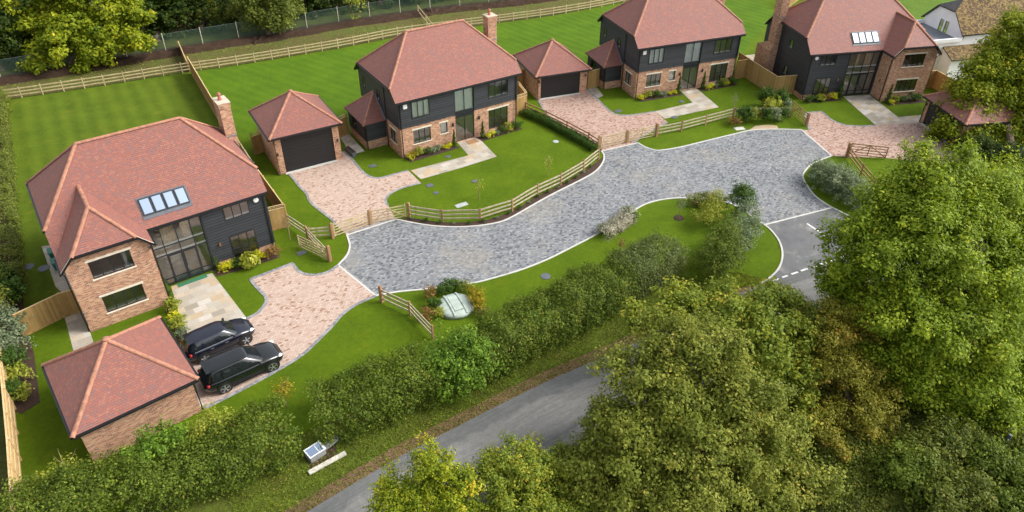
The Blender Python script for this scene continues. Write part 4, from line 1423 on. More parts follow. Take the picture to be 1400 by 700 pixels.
def bar_gate(label, a, b, h=1.15, mat='pale rail', name='field_gate', bars=5, metal=False):
    a, b = Vector((a[0], a[1], 0)), Vector((b[0], b[1], 0))
    t = thing(name, label, 'gate', a)
    L = (b - a).length
    d = (b - a).normalized()
    w_, th = (.075, .05) if not metal else (.045, .045)
    o = Vector((0, 0, 0))
    for s_ in (.04, L - .04):
        mb = MB(); mb.bar(d * s_ + Z * .1, d * s_ + Z * (h + (.08 if s_ < 1 else 0)), .09 if not metal else .05, .07 if not metal else .05, mat, up=d); mb.build('stile', t)
    mb = MB()
    for i in range(bars):
        z = .16 + (h - .2) * (i / (bars - 1)) ** 1.0
        mb.bar(d * .05 + Z * z, d * (L - .05) + Z * z, .035 if not metal else .04, w_ if i < bars - 1 else w_ * 1.25, mat)
    mb.build('bars', t)
    n = Vector((-d.y, d.x, 0)) * .035
    br = MB()
    br.bar(d * .06 + Z * .18 + n, d * (L * .5) + Z * (h - .06) + n, .03, w_, mat)
    br.bar(d * (L * .5) + Z * (h - .06) + n, d * (L - .06) + Z * .18 + n, .03, w_, mat)
    br.bar(d * (L * .5) + Z * .14 + n, d * (L * .5) + Z * (h - .02) + n, .03, w_, mat, up=d)
    br.build('brace', t)
    return t

def gate_post(label, p, h=1.35, w_=.2, mat='oak post', d=Vector((1, 0, 0))):
    mb = MB()
    p = Vector((p[0], p[1], 0))
    c = [(-.5, -.5), (.5, -.5), (.5, .5), (-.5, .5)]
    n = Vector((-d.y, d.x, 0))
    ring = lambda s, z: [d * (i * w_ * s) + n * (j * w_ * s) + Z * z for i, j in c]
    mb.hexa(ring(1, 0), ring(1, h - .06), mat)
    mb.hexa(ring(1, h - .06), ring(.55, h), mat)
    o = mb.build('gate_post')
    o.location = p
    return tag(o, label, 'post')

# ------------------------------------------------------------------ ground sheets
def crom(pts, n=6):
    """smooth open curve through the points"""
    P = [Vector((p[0], p[1], 0)) for p in pts]
    out = []
    for i in range(len(P) - 1):
        p0 = P[max(i - 1, 0)]; p1 = P[i]; p2 = P[i + 1]; p3 = P[min(i + 2, len(P) - 1)]
        for k in range(n):
            t = k / n
            out.append(0.5 * ((2 * p1) + (p2 - p0) * t + (2 * p0 - 5 * p1 + 4 * p2 - p3) * t * t + (3 * p1 - p0 - 3 * p2 + p3) * t ** 3))
    out.append(P[-1])
    return out

def px(*pts):
    return [W(*p) for p in pts]

def curve(*pts, n=6):
    return crom(px(*pts), n)

def sheet(name, outline, z, mat, kind='structure', label=None, cat=None, uvdir=None):
    pts = [Vector((p[0], p[1], z)) for p in outline]
    clean = [pts[0]]
    for p in pts[1:]:
        if (p - clean[-1]).length > .01: clean.append(p)
    if (clean[0] - clean[-1]).length < .01: clean.pop()
    tris = tessellate_polygon([clean])
    me = bpy.data.meshes.new(name)
    fs = []
    for t in tris:
        a, b, c = [clean[i] for i in t]
        if (b - a).cross(c - a).z < 0: t = t[::-1]
        fs.append(tuple(t))
    me.from_pydata([tuple(p) for p in clean], [], fs)
    lay = me.uv_layers.new(name='UVMap')
    for lp in me.loops:
        v = me.vertices[lp.vertex_index].co
        if uvdir:
            o_, d_ = uvdir
            q = v - o_
            lay.data[lp.index].uv = (q.dot(d_), q.x * d_.y - q.y * d_.x)
        else:
            lay.data[lp.index].uv = (v.x, v.y)
    me.materials.append(MATS[mat])
    o = bpy.data.objects.new(name, me)
    COL.objects.link(o)
    o['kind'] = kind
    if label: o['label'] = label
    if cat: o['category'] = cat
    return o

def strip(name, path, wd, z0, z1, mat, label, cat='kerb', kind='structure', side=0.0):
    """raised ribbon along a path (a kerb or an edging course)"""
    P = [Vector((p[0], p[1], 0)) for p in path]
    Q = [P[0]]
    for p in P[1:]:
        if (p - Q[-1]).length > .05: Q.append(p)
    P = Q
    Lf, Rt, us = [], [], []
    u = 0
    for i, p in enumerate(P):
        d = (P[min(i + 1, len(P) - 1)] - P[max(i - 1, 0)]).normalized()
        n = Vector((-d.y, d.x, 0))
        Lf.append(p + n * (wd * (.5 + side)))
        Rt.append(p - n * (wd * (.5 - side)))
        if i: u += (p - P[i - 1]).length
        us.append(u)
    mb = MB()
    for i in range(len(P) - 1):
        a, b, c, d = Rt[i], Rt[i + 1], Lf[i + 1], Lf[i]
        mb.poly([a + Z * z1, b + Z * z1, c + Z * z1, d + Z * z1], mat, uv=[(us[i], 0), (us[i + 1], 0), (us[i + 1], wd), (us[i], wd)])
        mb.poly([a + Z * z0, b + Z * z0, b + Z * z1, a + Z * z1], mat)
        mb.poly([c + Z * z0, d + Z * z0, d + Z * z1, c + Z * z1], mat)
    o = mb.build(name)
    o['kind'] = kind
    o['label'] = label
    o['category'] = cat
    return o

def flat_mark(name, a, b, wd, z, mat, label):
    a, b = Vector((a[0], a[1], z)), Vector((b[0], b[1], z))
    d = (b - a).normalized()
    n = Vector((-d.y, d.x, 0)) * wd / 2
    mb = MB(); mb.poly([a - n, b - n, b + n, a + n], mat)
    o = mb.build(name)
    o['kind'] = 'structure'; o['label'] = label; o['category'] = 'road marking'
    return o
# ------------------------------------------------------------------ cars
def resample_closed(P, n):
    P = np.array(P + [P[0]])
    s = np.concatenate([[0], np.cumsum(np.linalg.norm(np.diff(P, axis=0), axis=1))])
    t = np.linspace(0, s[-1], n, endpoint=False)
    return np.stack([np.interp(t, s, P[:, k]) for k in range(P.shape[1])], 1)

def rrect(x0, x1, hw, e, n=88):
    cx, a = (x0 + x1) / 2, (x1 - x0) / 2
    pts = []
    for i in range(720):
        t = 2 * math.pi * i / 720
        c, s = math.cos(t), math.sin(t)
        pts.append((cx + a * math.copysign(abs(c) ** (2 / e), c), hw * math.copysign(abs(s) ** (2 / e), s)))
    return resample_closed(pts, n)

def ellipsoid(mb, c, r, mat, n=12):
    c = Vector(c)
    m_ = n // 2
    R = [[c + Vector((r[0] * math.sin(math.pi * i / m_) * math.cos(2 * math.pi * k / n), r[1] * math.sin(math.pi * i / m_) * math.sin(2 * math.pi * k / n), r[2] * math.cos(math.pi * i / m_))) for k in range(n)] for i in range(m_ + 1)]
    for i in range(m_):
        for k in range(n):
            j = (k + 1) % n
            mb.poly([R[i][k], R[i + 1][k], R[i + 1][j], R[i][j]], mat, smooth=True)

def car(label, loc, rz, L=4.7, Wd=1.9, H=1.68, wb=2.85, paint='black car paint', hood=1.25, rear_rake=.32, screen_rake=.85, belt=1.03, rails=True, bright_line=False, wr=.37, roof_x=None):
    t = thing('parked_car', label, 'car', loc, rz)
    h, w = L / 2, Wd / 2
    # lower body
    S = [(-h, .62, .72, .45, .02), (-h + .06, .80, .90, .36, .02), (-h + .35, .94, belt - .02, .28, .02), (-h + .9, .99, belt, .24, .02), (-.4, 1.0, belt, .23, .02), (h - hood - .1, 1.0, belt, .23, .03),
         (h - hood + .25, .99, belt - .02, .24, .05), (h - .75, .97, belt - .06, .25, .055), (h - .36, .91, belt - .14, .27, .05), (h - .12, .80, belt - .25, .32, .04), (h - .01, .62, .62, .42, .01)]
    rows = []
    for x, ws, zt, zb, cr in S:
        ww = w * ws
        sh = min(.14, (zt - zb) * .3)
        half = [(0, zt + cr), (.5 * ww, zt + cr * .8), (.84 * ww, zt), (.965 * ww, zt - sh * .5), (ww, zt - sh * 1.4), (ww * 1.0, (zt + zb) * .5), (ww * .985, zb + .12), (ww * .90, zb), (0, zb)]
        ring = [(x, y, z) for y, z in half] + [(x, -y, z) for y, z in reversed(half[1:-1])]
        rows.append([Vector(p) for p in ring])
    b = MB()
    n = len(rows[0])
    for i in range(len(rows) - 1):
        for k in range(n):
            j = (k + 1) % n
            b.poly([rows[i][k], rows[i][j], rows[i + 1][j], rows[i + 1][k]], paint, smooth=True)
    b.poly(rows[0], paint); b.poly(list(reversed(rows[-1])), paint)
    # cabin
    bx0, bx1 = -h + .16, h - hood + .10
    tx0, tx1 = -h + .16 + rear_rake, h - hood + .10 - screen_rake
    R0, R1 = rrect(bx0, bx1, w * .93, 6.0), rrect(tx0, tx1, w * .70, 5.0)
    zb0, zt0 = belt - .03, H - .07
    levels = [0, .08, .3, .55, .8, .92, 1.0]
    G_ = []
    for l in levels:
        q = R0 + (R1 - R0) * (l ** 1.12)
        bul = math.sin(math.pi * l) * .02
        q = q * np.array([1, 1 + bul])
        G_.append([Vector((p[0], p[1], zb0 + (zt0 - zb0) * l)) for p in q])
    cxr = (tx0 + tx1) / 2
    for f_, dz in ((.93, .03), (.75, .05), (.45, .066), (.0001, .07)):
        G_.append([Vector((cxr + (p[0] - cxr) * f_, p[1] * f_, zt0 + dz)) for p in R1])
    m_ = len(R0)
    for i in range(len(G_) - 1):
        for k in range(m_):
            j = (k + 1) % m_
            b.poly([G_[i][k], G_[i][j], G_[i + 1][j], G_[i + 1][k]], paint, smooth=True)
    bo = b.build('body', t, weld=True)
    me = bo.modifiers.new('round', 'SUBSURF'); me.levels = 1; me.render_levels = 1
    # glazing from cabin cells
    parts = {}
    ln_ = bx1 - bx0
    for i in range(1, 5):
        for k in range(m_):
            j = (k + 1) % m_
            q = [G_[i][k], G_[i][j], G_[i + 1][j], G_[i + 1][k]]
            c = sum(q, Vector()) / 4
            l = (levels[i] + levels[i + 1]) / 2
            e0 = bx0 + (tx0 - bx0) * l; e1 = bx1 + (tx1 - bx1) * l
            hw = abs(R0[:, 1]).max() * (1 - l) + abs(R1[:, 1]).max() * l
            u = (c.x - e0) / (e1 - e0)
            key = None
            if abs(c.y) < hw * .86 and u > .9: key = ('windscreen', 0)
            elif abs(c.y) < hw * .82 and u < .1: key = ('rear_window', 0)
            elif abs(c.y) > hw * .9:
                sd = 1 if c.y > 0 else -1
                if .07 < u < .25: key = ('quarter_window', sd)
                elif .29 < u < .56: key = ('rear_door_window', sd)
                elif .60 < u < .90: key = ('front_door_window', sd)
            if key: parts.setdefault(key, []).append(q)
    for (nm, sd), qs in parts.items():
        g = MB()
        for q in qs:
            nn = (q[1] - q[0]).cross(q[3] - q[0]).normalized() * .012
            g.poly([p + nn for p in q], 'car glass', smooth=True)
        g.build(nm, t, weld=True)
    fx = h - (L - wb) * .46
    for x in (fx, fx - wb):
        for sd in (1, -1):
            yo = sd * (w + .012)
            a = MB()
            a.lathe((x, sd * (w - .10), wr + .03), [(wr + .075, 0), (wr + .075, .112), (wr + .01, .114)], 'black plastic', 26, axis=(0, sd, 0))
            a.build('wheel_arch', t)
            wh = thing('wheel', None, None, (x, yo, wr)); wh.parent = t
            ty = MB(); ty.lathe((0, -sd * .20, 0), [(wr * .7, 0), (wr * .97, .01), (wr, .05), (wr, .17), (wr * .97, .21), (wr * .72, .225)], 'dark rubber', 26, axis=(0, sd, 0)); ty.build('tyre', wh)
            ri = MB()
            ri.lathe((0, sd * .0, 0), [(wr * .74, .022), (wr * .70, .03), (wr * .66, .0), (wr * .2, -.03), (.0, -.03)], 'black plastic', 26, axis=(0, sd, 0))
            for s5 in range(5):
                an = 2 * math.pi * s5 / 5 + .3
                for da in (-.13, .13):
                    ri.bar((math.cos(an) * .04, sd * .015, math.sin(an) * .04), (math.cos(an + da) * wr * .7, sd * .018, math.sin(an + da) * wr * .7), .035, .03, 'silver' if paint == 'black car paint' else 'grey metal', up=Vector((0, 1, 0)))
            ri.lathe((0, 0, 0), [(wr * .76, .0), (wr * .76, .026), (wr * .70, .028), (wr * .68, .012)], 'silver' if paint == 'black car paint' else 'black plastic', 26, axis=(0, sd, 0), cap=False)
            ri.lathe((0, 0, 0), [(.055, .0), (.05, .035), (0, .037)], 'grey metal', 10, axis=(0, sd, 0))
            ri.build('rim', wh)
    for sd in (1, -1):
        m1 = MB(); ellipsoid(m1, (h - .27, sd * w * .70, belt - .27), (.21, .15, .075), 'lamp glass'); m1.build('headlight', t)
        m2 = MB(); ellipsoid(m2, (-h + .20, sd * w * .82, belt - .16), (.10, .14, .09), 'tail lamp'); m2.build('tail_light', t)
        m3 = MB(); ellipsoid(m3, (h - hood - .22, sd * (w + .07), belt + .08), (.09, .11, .075), paint); m3.bar((h - hood - .2, sd * w * .92, belt + .02), (h - hood - .22, sd * (w + .06), belt + .06), .05, .04, 'black plastic'); m3.build('wing_mirror', t)
        for xx in (.15, -.75):
            d_ = MB(); d_.bar((xx, sd * (w + .014), belt - .17), (xx + .2, sd * (w + .014), belt - .17), .03, .025, 'silver' if bright_line else paint); d_.build('door_handle', t)
        s_ = MB(); s_.bar((-wb * .32, sd * (w - .01), .29), (wb * .36, sd * (w - .01), .29), .06, .09, 'black plastic'); s_.build('sill_trim', t)
        if rails:
            r_ = MB(); r_.tube([(tx0 + .15, sd * w * .66, H - .05), (tx0 + .3, sd * w * .655, H + .01), (tx1 - .3, sd * w * .655, H + .01), (tx1 - .12, sd * w * .66, H - .05)], .022, 'black plastic', 6); r_.build('roof_rail', t)
        if bright_line:
            r_ = MB(); r_.tube([(bx0 + .3, sd * (w * .945), belt + .0), (0, sd * (w * .95), belt + .0), (bx1 - .25, sd * (w * .94), belt + .0)], .014, 'silver', 6); r_.build('trim_line', t)
    g = MB(); g.hexa([(h - .1, -.42, .5), (h - .06, -.42, .72), (h - .06, .42, .72), (h - .1, .42, .5)], [(h + .012, -.40, .5), (h - .0, -.40, .70), (h - .0, .40, .70), (h + .012, .40, .5)], 'black plastic'); g.build('grille', t)
    sp = MB(); sp.hexa([(tx0 - .16, -w * .62, H - .085), (tx0 + .12, -w * .64, H - .04), (tx0 + .12, w * .64, H - .04), (tx0 - .16, w * .62, H - .085)], [(tx0 - .16, -w * .62, H - .06), (tx0 + .12, -w * .64, H - .01), (tx0 + .12, w * .64, H - .01), (tx0 - .16, w * .62, H - .06)], paint); sp.build('spoiler', t)
    return t
# ================================================================== THE PLACE
# ------------------------------------------------------------------ ground
R = math.radians
sheet('ground', [(-260, -60), (260, -60), (260, 330), (-260, 330)], -0.03, 'rough ground', label='rough grassy ground under the whole place', cat='ground')
LANE_N = px((250, 805), (415.7, 702), (540, 628), (605.7, 593), (740, 525), (849, 477), (1038, 389), (1120, 362.5), (1200, 335), (1330, 289), (1520, 225))
lane_n = crom(LANE_N, 5)
# estate lawn (front gardens, verges)
lawn_front = px((36, 742), (60, 742), (340, 625), (430, 585), (500, 560), (585, 520), (670, 480), (810, 415), (905, 370), (1000, 395)) + curve((1038.3, 388.4), (1053.7, 378.8), (1065.7, 365.1), (1069.8, 348), (1065.7, 330.8), (1055.4, 316.4), (1045, 307.5)) + px((1137.6, 283.9), (1166.8, 298.3), (1200, 316), (1300, 280), (1420, 240), (1420, 100), (1290, 40), (1210, -60), (853, 2), (760, 21), (679, 32), (550, 49), (470, 65), (337, 87.4), (239, 101.6), (143, 117), (42, 132), (-25, 142))
sheet('lawn', lawn_front, 0.0, 'lawn grass', label='bright green lawns round the four houses', cat='lawn')
sheet('lawn', px((8, 138.5), (143, 118.5), (238, 104), (262, 100), (300, 163), (330, 205), (300, 215), (180, 170), (60, 290), (75, 345), (100, 420), (50, 450), (36, 420), (29, 362), (19, 254)), 0.004, 'striped lawn one', label='striped back lawn of the nearest house', cat='lawn')
sheet('lawn', px((266, 98), (337, 89), (470, 67), (550, 51), (679, 34), (700, 31), (715, 110), (600, 180), (480, 185), (360, 200), (330, 190), (300, 150)), 0.004, 'striped lawn two', label='striped back lawn of the second house from the left', cat='lawn')
sheet('lawn', px((679, 34), (760, 23), (825, 11.5), (853, 4), (1010, -35), (1060, 20), (1012, 76), (900, 60), (830, 110), (740, 100), (716, 116), (702, 60)), 0.006, 'striped lawn three', label='striped back lawn of the third house from the left', cat='lawn')
sheet('field', px((1215, 20), (1250, 27), (1420, 20), (1500, -40), (1200, -110), (1150, -100)), 0.008, 'field grass', label='open green field behind the farthest house', cat='field')
# strip of rough grass and the earth bank along the wire fence
sheet('path', px((-60, 147), (42, 131), (143, 116), (239, 100.5), (337, 86.4), (470, 64), (550, 48), (679, 31), (853, 1), (900, -8), (900, -30), (746, -3), (686, 7), (600, 17), (572, 21.5), (479, 35), (362, 56), (339, 58), (231, 76), (28, 110), (-60, 125)), -0.012, 'strip grass', label='rough brown grass strip behind the rail fence', cat='path')
def bank():
    path = crom(px((-60, 124), (28, 109), (130, 93), (231, 75), (339, 57.5), (362, 55.5), (479, 34.5), (572, 21), (600, 16.5), (686, 7.5), (746, 0), (830, -14)), 10)
    mb = MB()
    prof = [(-.9, 0.0), (-.45, .28), (.0, .42), (.5, .46), (1.2, .3), (2.2, .1)]
    rows = []
    for i, p in enumerate(path):
        d = (path[min(i + 1, len(path) - 1)] - path[max(i - 1, 0)]).normalized()
        n = Vector((-d.y, d.x, 0))
        rows.append([p + n * (o + random.uniform(-.15, .15)) + Z * (z * random.uniform(.6, 1.3) - .02) for o, z in prof])
    for a, b in zip(rows, rows[1:]):
        for k in range(len(prof) - 1):
            mb.poly([a[k], b[k], b[k + 1], a[k + 1]], 'bare earth')
    o = mb.build('earth_bank')
    tag(o, 'dark bare earth bank below the wire fence', 'bank', kind='structure')
bank()
# lane, its edge and verge
rev = list(reversed(lane_n))
strip('road', rev, 5.0, -.02, -.006, 'lane asphalt', 'worn grey country lane under the trees', 'road', side=.5)
strip('verge', rev, .75, -.028, -.014, 'brown gravel', 'strip of brown dirt along the lane edge', 'verge', side=-.5)
vn = []
for i, p in enumerate(lane_n):
    d = (lane_n[min(i + 1, len(lane_n) - 1)] - lane_n[max(i - 1, 0)]).normalized()
    vn.append(p + Vector((-d.y, d.x, 0)) * 4.6)
k_end = min(range(len(lane_n)), key=lambda i: (lane_n[i] - W(1030, 392)).length)
sheet('verge', [p for p in lane_n[:k_end]] + list(reversed(vn[:k_end])), -0.020, 'verge grass', label='rough grass verge between the lane and the hedge', cat='verge')

K1 = [(462.5, 362.6), (474.3, 349.3), (478.2, 338.6), (477.5, 331), (474.3, 321.4)]
K3 = [(541.1, 300), (577.1, 307), (611.4, 310.3), (645.7, 309.6), (679.9, 304.6), (700.5, 296.5), (724.5, 282.8), (755.3, 265.7), (793, 246.8), (813.6, 234.8), (823.9, 222.8), (826, 213), (822.2, 206.7)]
K5 = [(872, 195.4), (882.3, 201.3), (892.5, 204.7), (902.8, 205.7), (930.2, 201.3), (964.5, 193), (1005.7, 183), (1027.4, 178.2), (1065.1, 176.8), (1096, 177.6)]
K7 = [(1137.1, 213.2), (1113.1, 222.8), (1102.8, 231.4), (1097.7, 240.8), (1103.3, 253.7), (1115.3, 269.1), (1137.6, 283.9), (1166.8, 298.3), (1195, 314)]
K8 = [(513.7, 404.5), (542.8, 399.4), (594.2, 394.2), (645.7, 387.4), (679.9, 378.8), (714.2, 368.5), (748.5, 354.8), (782.8, 337.7), (817, 319.8), (843, 303), (868.5, 286.9), (882.3, 279.4), (902.8, 273.6), (926.8, 271), (947.4, 271.9), (970, 273.5), (995, 277.5), (1014, 286), (1030, 297.5), (1045, 307.5), (1055.4, 316.4), (1065.7, 330.8), (1069.8, 348), (1065.7, 365.1), (1053.7, 378.8), (1038.3, 388.4)]
i7 = 6
C1, C3, C5, C7, C8 = (curve(*k) for k in (K1, K3, K5, K7, K8))
j7 = 6 * i7
j8 = 6 * 19
road_out = C1 + C3 + C5 + C7[:j7 + 1] + list(reversed(C8[:j8 + 1]))
sheet('road', road_out, 0.008, 'grey setts', label='shared road of grey block setts', cat='road')
sheet('road', list(reversed(C8[j8:])) + C7[j7:] + px((1240, 322), (1200, 335.3), (1120, 362.8)), 0.006, 'junction asphalt', label='dark asphalt mouth of the estate road at the lane', cat='road')
KW, KH = .13, .045
for nm, c in (('pale kerb round the verge beside the nearest driveway', C1), ('pale kerb below the mulch bed of the second house', C3), ('pale kerb along the verge of the third house', C5),
              ('pale kerb round the verge beside the field gate', C7), ('pale kerb round the long grass island', C8)):
    strip('kerb', c, KW, 0, KH, 'kerb concrete', nm)
for nm, a, b in (('flush kerb across the nearest driveway', (462.5, 362.6), (513.7, 404.5)), ('flush kerb across the second driveway', (474.3, 321.4), (541.1, 300)),
                 ('flush kerb across the third driveway', (822.2, 206.7), (872, 195.4)), ('flush kerb across the farthest driveway', (1096, 177.6), (1137.1, 213.2)), ('flush kerb between the setts and the asphalt', (1045, 307.5), (1137.6, 283.9))):
    strip('kerb', px(a, b), .14, 0, .022, 'kerb concrete', nm)
# markings
for a, b in (((1056.6, 384), (1064.5, 381.2)), ((1069.4, 379.4), (1077, 376.8)), ((1081.8, 375), (1090.9, 372)), ((1095, 370.4), (1104, 367.4)), ((1108.5, 366), (1117, 363.2)), ((1122, 361.5), (1131, 358.5)), ((1135, 357), (1144, 354)), ((1150, 352), (1160, 348.6)), ((1166, 346.6), (1176, 343.2)), ((1182, 341), (1192, 337.6))):
    flat_mark('road_marking', W(*a), W(*b), .15, 0.014, 'white line paint', 'white give way dashes across the road mouth')
flat_mark('road_marking', W(1103.4, 305.8), W(1119, 316.3), .14, .014, 'white line paint', 'white centre line in the road mouth')
flat_mark('road_marking', W(1120.5, 317.5), W(1137.5, 329.5), .14, .014, 'white line paint', 'white centre line in the road mouth')
# driveways
drive1 = curve((400, 360), (410, 372), (428, 376), (448, 372), (462.5, 362.6)) + curve((513.7, 404.5), (488, 416), (468, 430), (452, 448), (432, 468), (412, 486), (380, 506), (332, 532), (278, 558.8)) + px((244, 478), (252, 460), (334, 438)) + curve((336, 436), (349, 430), (358, 422), (364, 412), (362, 404), (352, 394), (342, 382))
sheet('driveway', drive1, 0.012, 'pink block paving', label='pale pink block driveway with two cars', cat='driveway')
strip('path_edging', curve((513.7, 404.5), (488, 416), (468, 430), (452, 448), (432, 468), (412, 486), (380, 506), (332, 532), (279, 558.8)), .22, 0, .03, 'edging blocks', 'grey block edging on the long side of the nearest driveway', 'edging')
strip('path_edging', curve((334, 437), (349, 430), (358, 422), (364, 412), (362, 404), (352, 394), (342, 382)) + curve((400, 360), (410, 372), (428, 376), (448, 372), (462.5, 362.6)), .22, 0, .03, 'edging blocks', 'grey block edging on the house side of the nearest driveway', 'edging')
strip('path_edging', px((463.5, 364.6), (512, 406)), .2, 0, .016, 'edging blocks', 'grey block course across the nearest gateway', 'edging', side=.9)
d2l = curve((384, 228), (398.6, 241.4), (410, 255.7), (418.6, 264.3), (423, 274.3), (429, 281), (440, 289.7), (454, 300.4), (462, 310))
d2r = curve((530.8, 281), (527.4, 274.3), (532.5, 265.7), (549.7, 257.1), (575.4, 250.3)) 
d2r2 = curve((558.3, 233.1), (540, 238), (518.8, 243.4), (505.1, 241), (494, 233), (482.8, 219.4), (470, 207))
drive2 = d2l + px((474.3, 321.4), (541.1, 300)) + d2r + d2r2 + px((440, 205), (390, 215))
sheet('driveway', drive2, 0.012, 'pink block paving', label='pale pink block driveway of the second house', cat='driveway')
for nm, c in (('grey block edging left of the second driveway', d2l), ('grey block edging by the gate of the second driveway', d2r), ('grey block edging round the small lawn of the second house', d2r2)):
    strip('path_edging', c, .2, 0, .03, 'edging blocks', nm, 'edging')
strip('path_edging', px((476, 318.6), (539, 298.4)), .22, 0, .016, 'edging blocks', 'grey block course across the second gateway', 'edging')
d3l = curve((735.7, 136.4), (747.1, 155), (760, 168.6), (775.7, 181.4), (812.9, 199), (819, 203))
d3r = px((866, 196)) + curve((866.2, 195.4), (880, 186), (897, 176), (912.5, 166.9))
d3r2 = curve((895.4, 152.5), (877, 155.6), (859.4, 157.7), (840.5, 156), (826.8, 145.7), (814.8, 133.7), (802.8, 122))
drive3 = d3l + px((822.2, 206.7), (872, 195.4)) + d3r + d3r2
sheet('driveway', drive3, 0.012, 'red block paving', label='reddish block driveway of the third house', cat='driveway')
for nm, c in (('grey block edging left of the third driveway', d3l), ('grey block edging by the gate of the third driveway', d3r), ('grey block edging round the small lawn of the third house', d3r2)):
    strip('path_edging', c, .2, 0, .03, 'edging blocks', nm, 'edging')
d4a = curve((1106.3, 178), (1104, 166), (1101, 158), (1102.8, 154.2)) + curve((1123.4, 152.5), (1135.4, 162.8), (1150.8, 169.7), (1171.4, 172.4), (1197.1, 171.4))
drive4 = d4a + px((1257, 168), (1303, 198), (1345, 230)) + px((1212.5, 216), (1160, 214.5), (1137.1, 213.2), (1096, 177.6))
sheet('driveway', drive4, 0.012, 'red block paving', label='reddish block driveway of the farthest house', cat='driveway')
strip('path_edging', d4a, .2, 0, .03, 'edging blocks', 'grey block edging round the lawn of the farthest house', 'edging')
# paths
sheet('path', px((234, 392), (290, 373.5), (338, 436), (300, 452), (262, 470), (250, 448)), 0.018, 'sandstone slabs', label='sandstone path to the tall glass entrance of the nearest house', cat='path')
sheet('path', px((624.3, 193.8), (652.9, 187.3), (679.3, 214.3), (629.3, 230), (575.4, 245.1), (561.7, 233.1), (640.5, 212.6)), 0.018, 'sandstone slabs', label='L shaped sandstone path of the second house', cat='path')
sheet('path', px((931.3, 125.1), (951.9, 120.7), (982.8, 146.7), (909.1, 162.5), (895.4, 152.5), (946.8, 140.5)), 0.018, 'sandstone slabs', label='L shaped sandstone path of the third house', cat='path')
sheet('path', px((1152.5, 132), (1188.5, 129.6), (1228, 160.4), (1260.5, 157), (1257, 168), (1197.1, 171.4)), 0.018, 'sandstone slabs', label='pale sandstone path of the farthest house', cat='path')
sheet('path', px((465, 188.6), (477, 183), (498.6, 207), (481.4, 212)), 0.018, 'sandstone slabs', label='slab path between the second garage and its house', cat='path')
sheet('path', px((800, 122), (806, 120), (816, 120), (825, 131), (814.8, 135.4)), 0.018, 'sandstone slabs', label='slab patch beside the third garage', cat='path')
sheet('path', px((57, 337), (80, 334), (104, 392), (112, 428), (97, 432), (86, 402), (76, 392)), 0.018, 'sandstone slabs', label='slab patio along the side of the nearest house', cat='path')
sheet('path', px((88.6, 434.3), (112.9, 425.7), (128, 468), (101, 482)), 0.020, 'sandstone slabs', label='slab path below the side gate of the nearest house', cat='path')
sheet('path', px((1008, 77), (1037, 74), (1050, 98), (1040, 100)), 0.018, 'sandstone slabs', label='slab patio behind the farthest house', cat='path')
sheet('path', px((1024.5, 177.6), (1033, 172), (1050, 170.6), (1062, 172), (1064.5, 176)), 0.014, 'sandy earth', label='patch of sandy earth at the road edge', cat='path')
# mulch beds
def bed(poly, label):
    sheet('flower_bed', poly, 0.024, 'mulch', label=label, cat='flower bed')
bed(C3[1:-6] + list(reversed(curve((561, 297.5), (605.2, 304), (656.6, 302.2), (700.5, 288.5), (734.8, 267.9), (766.3, 253.2), (797.5, 234.3), (815, 222)))), 'dark mulch bed between the rustic fence and the road')
bed(px((290, 368.6), (297, 378.6), (340, 366.5), (383, 352.1), (379, 341)), 'dark mulch bed under the clad front of the nearest house')
bed(px((225, 408), (235, 408), (262, 468), (244, 470), (226, 422)), 'narrow bed beside the entrance path of the nearest house')
bed(px((8, 136), (-8, 138), (-5, 250), (0, 420), (12, 560), (30, 566), (55, 550), (47, 485), (34, 440), (29, 362), (19, 254)), 'planted bed along the left boundary fence')
def local(h, x, y):
    hx, hy, a, mir = HOUSES[h]
    x = -x if mir else x
    return Vector((hx + x * math.cos(a) - y * math.sin(a), hy + x * math.sin(a) + y * math.cos(a), 0))
HOUSES = {'H1': (-26.767, 34.066, R(36.415), False), 'H2': (-9.86, 56.913, R(32.728), False), 'H3': (12.628, 70.064, R(21.01), False), 'H4': (43.019, 70.758, R(11.158), True)}
for h, nm in (('H2', 'second'), ('H3', 'third')):
    bed([local(h, .3, -1.05), local(h, 5.3, -1.0), local(h, 5.35, -.02), local(h, .2, -.02)], 'mulch bed left of the door of the %s house' % nm)
    bed([local(h, 7.7, -1.0), local(h, 12.3, -.85), local(h, 12.2, -.02), local(h, 7.6, -.02)], 'mulch bed right of the door of the %s house' % nm)
bed([local('H4', 12.6, .9), local('H4', 8.6, .9), local('H4', 8.6, 1.84), local('H4', 12.6, 1.84)], 'mulch bed under the clad front of the farthest house')
bed([local('H4', .2, -1.1), local('H4', 4.7, -1.1), local('H4', 4.7, -.05), local('H4', .2, -.05)], 'mulch bed under the brick wing of the farthest house')

# ------------------------------------------------------------------ buildings
house_b('nearest detached house, brick wing on its left and four roof windows', (HOUSES['H1'][0], HOUSES['H1'][1], 0), HOUSES['H1'][2], False)
house_a('second house from the left, black boards over brick, tall chimney before the fence', (HOUSES['H2'][0], HOUSES['H2'][1], 0), HOUSES['H2'][2])
house_a('third house from the left, black boards over brick, roof ridge cut by the top', (HOUSES['H3'][0], HOUSES['H3'][1], 0), HOUSES['H3'][2])
house_b('farthest new house, brick wing on its right and big side chimney', (HOUSES['H4'][0], HOUSES['H4'][1], 0), HOUSES['H4'][2], True)
a1 = R(39.732)
garage('nearest brick garage with a large pyramid roof beside the parked cars', (-21.787 + 5.659 * math.cos(a1), 24.03 + 5.659 * math.sin(a1), 0), a1 + math.pi / 2, 5.814, 5.659, door=(.45, 5.3))
garage('tall garage with a black door left of the second house', (-20.058, 53.807, 0), R(31.014), ze=3.62, zr=6.02, door=(.62, 5.1), head=.2)
garage('garage with a black ribbed door between the second and third houses', (2.46, 69.554, 0), R(20.855))
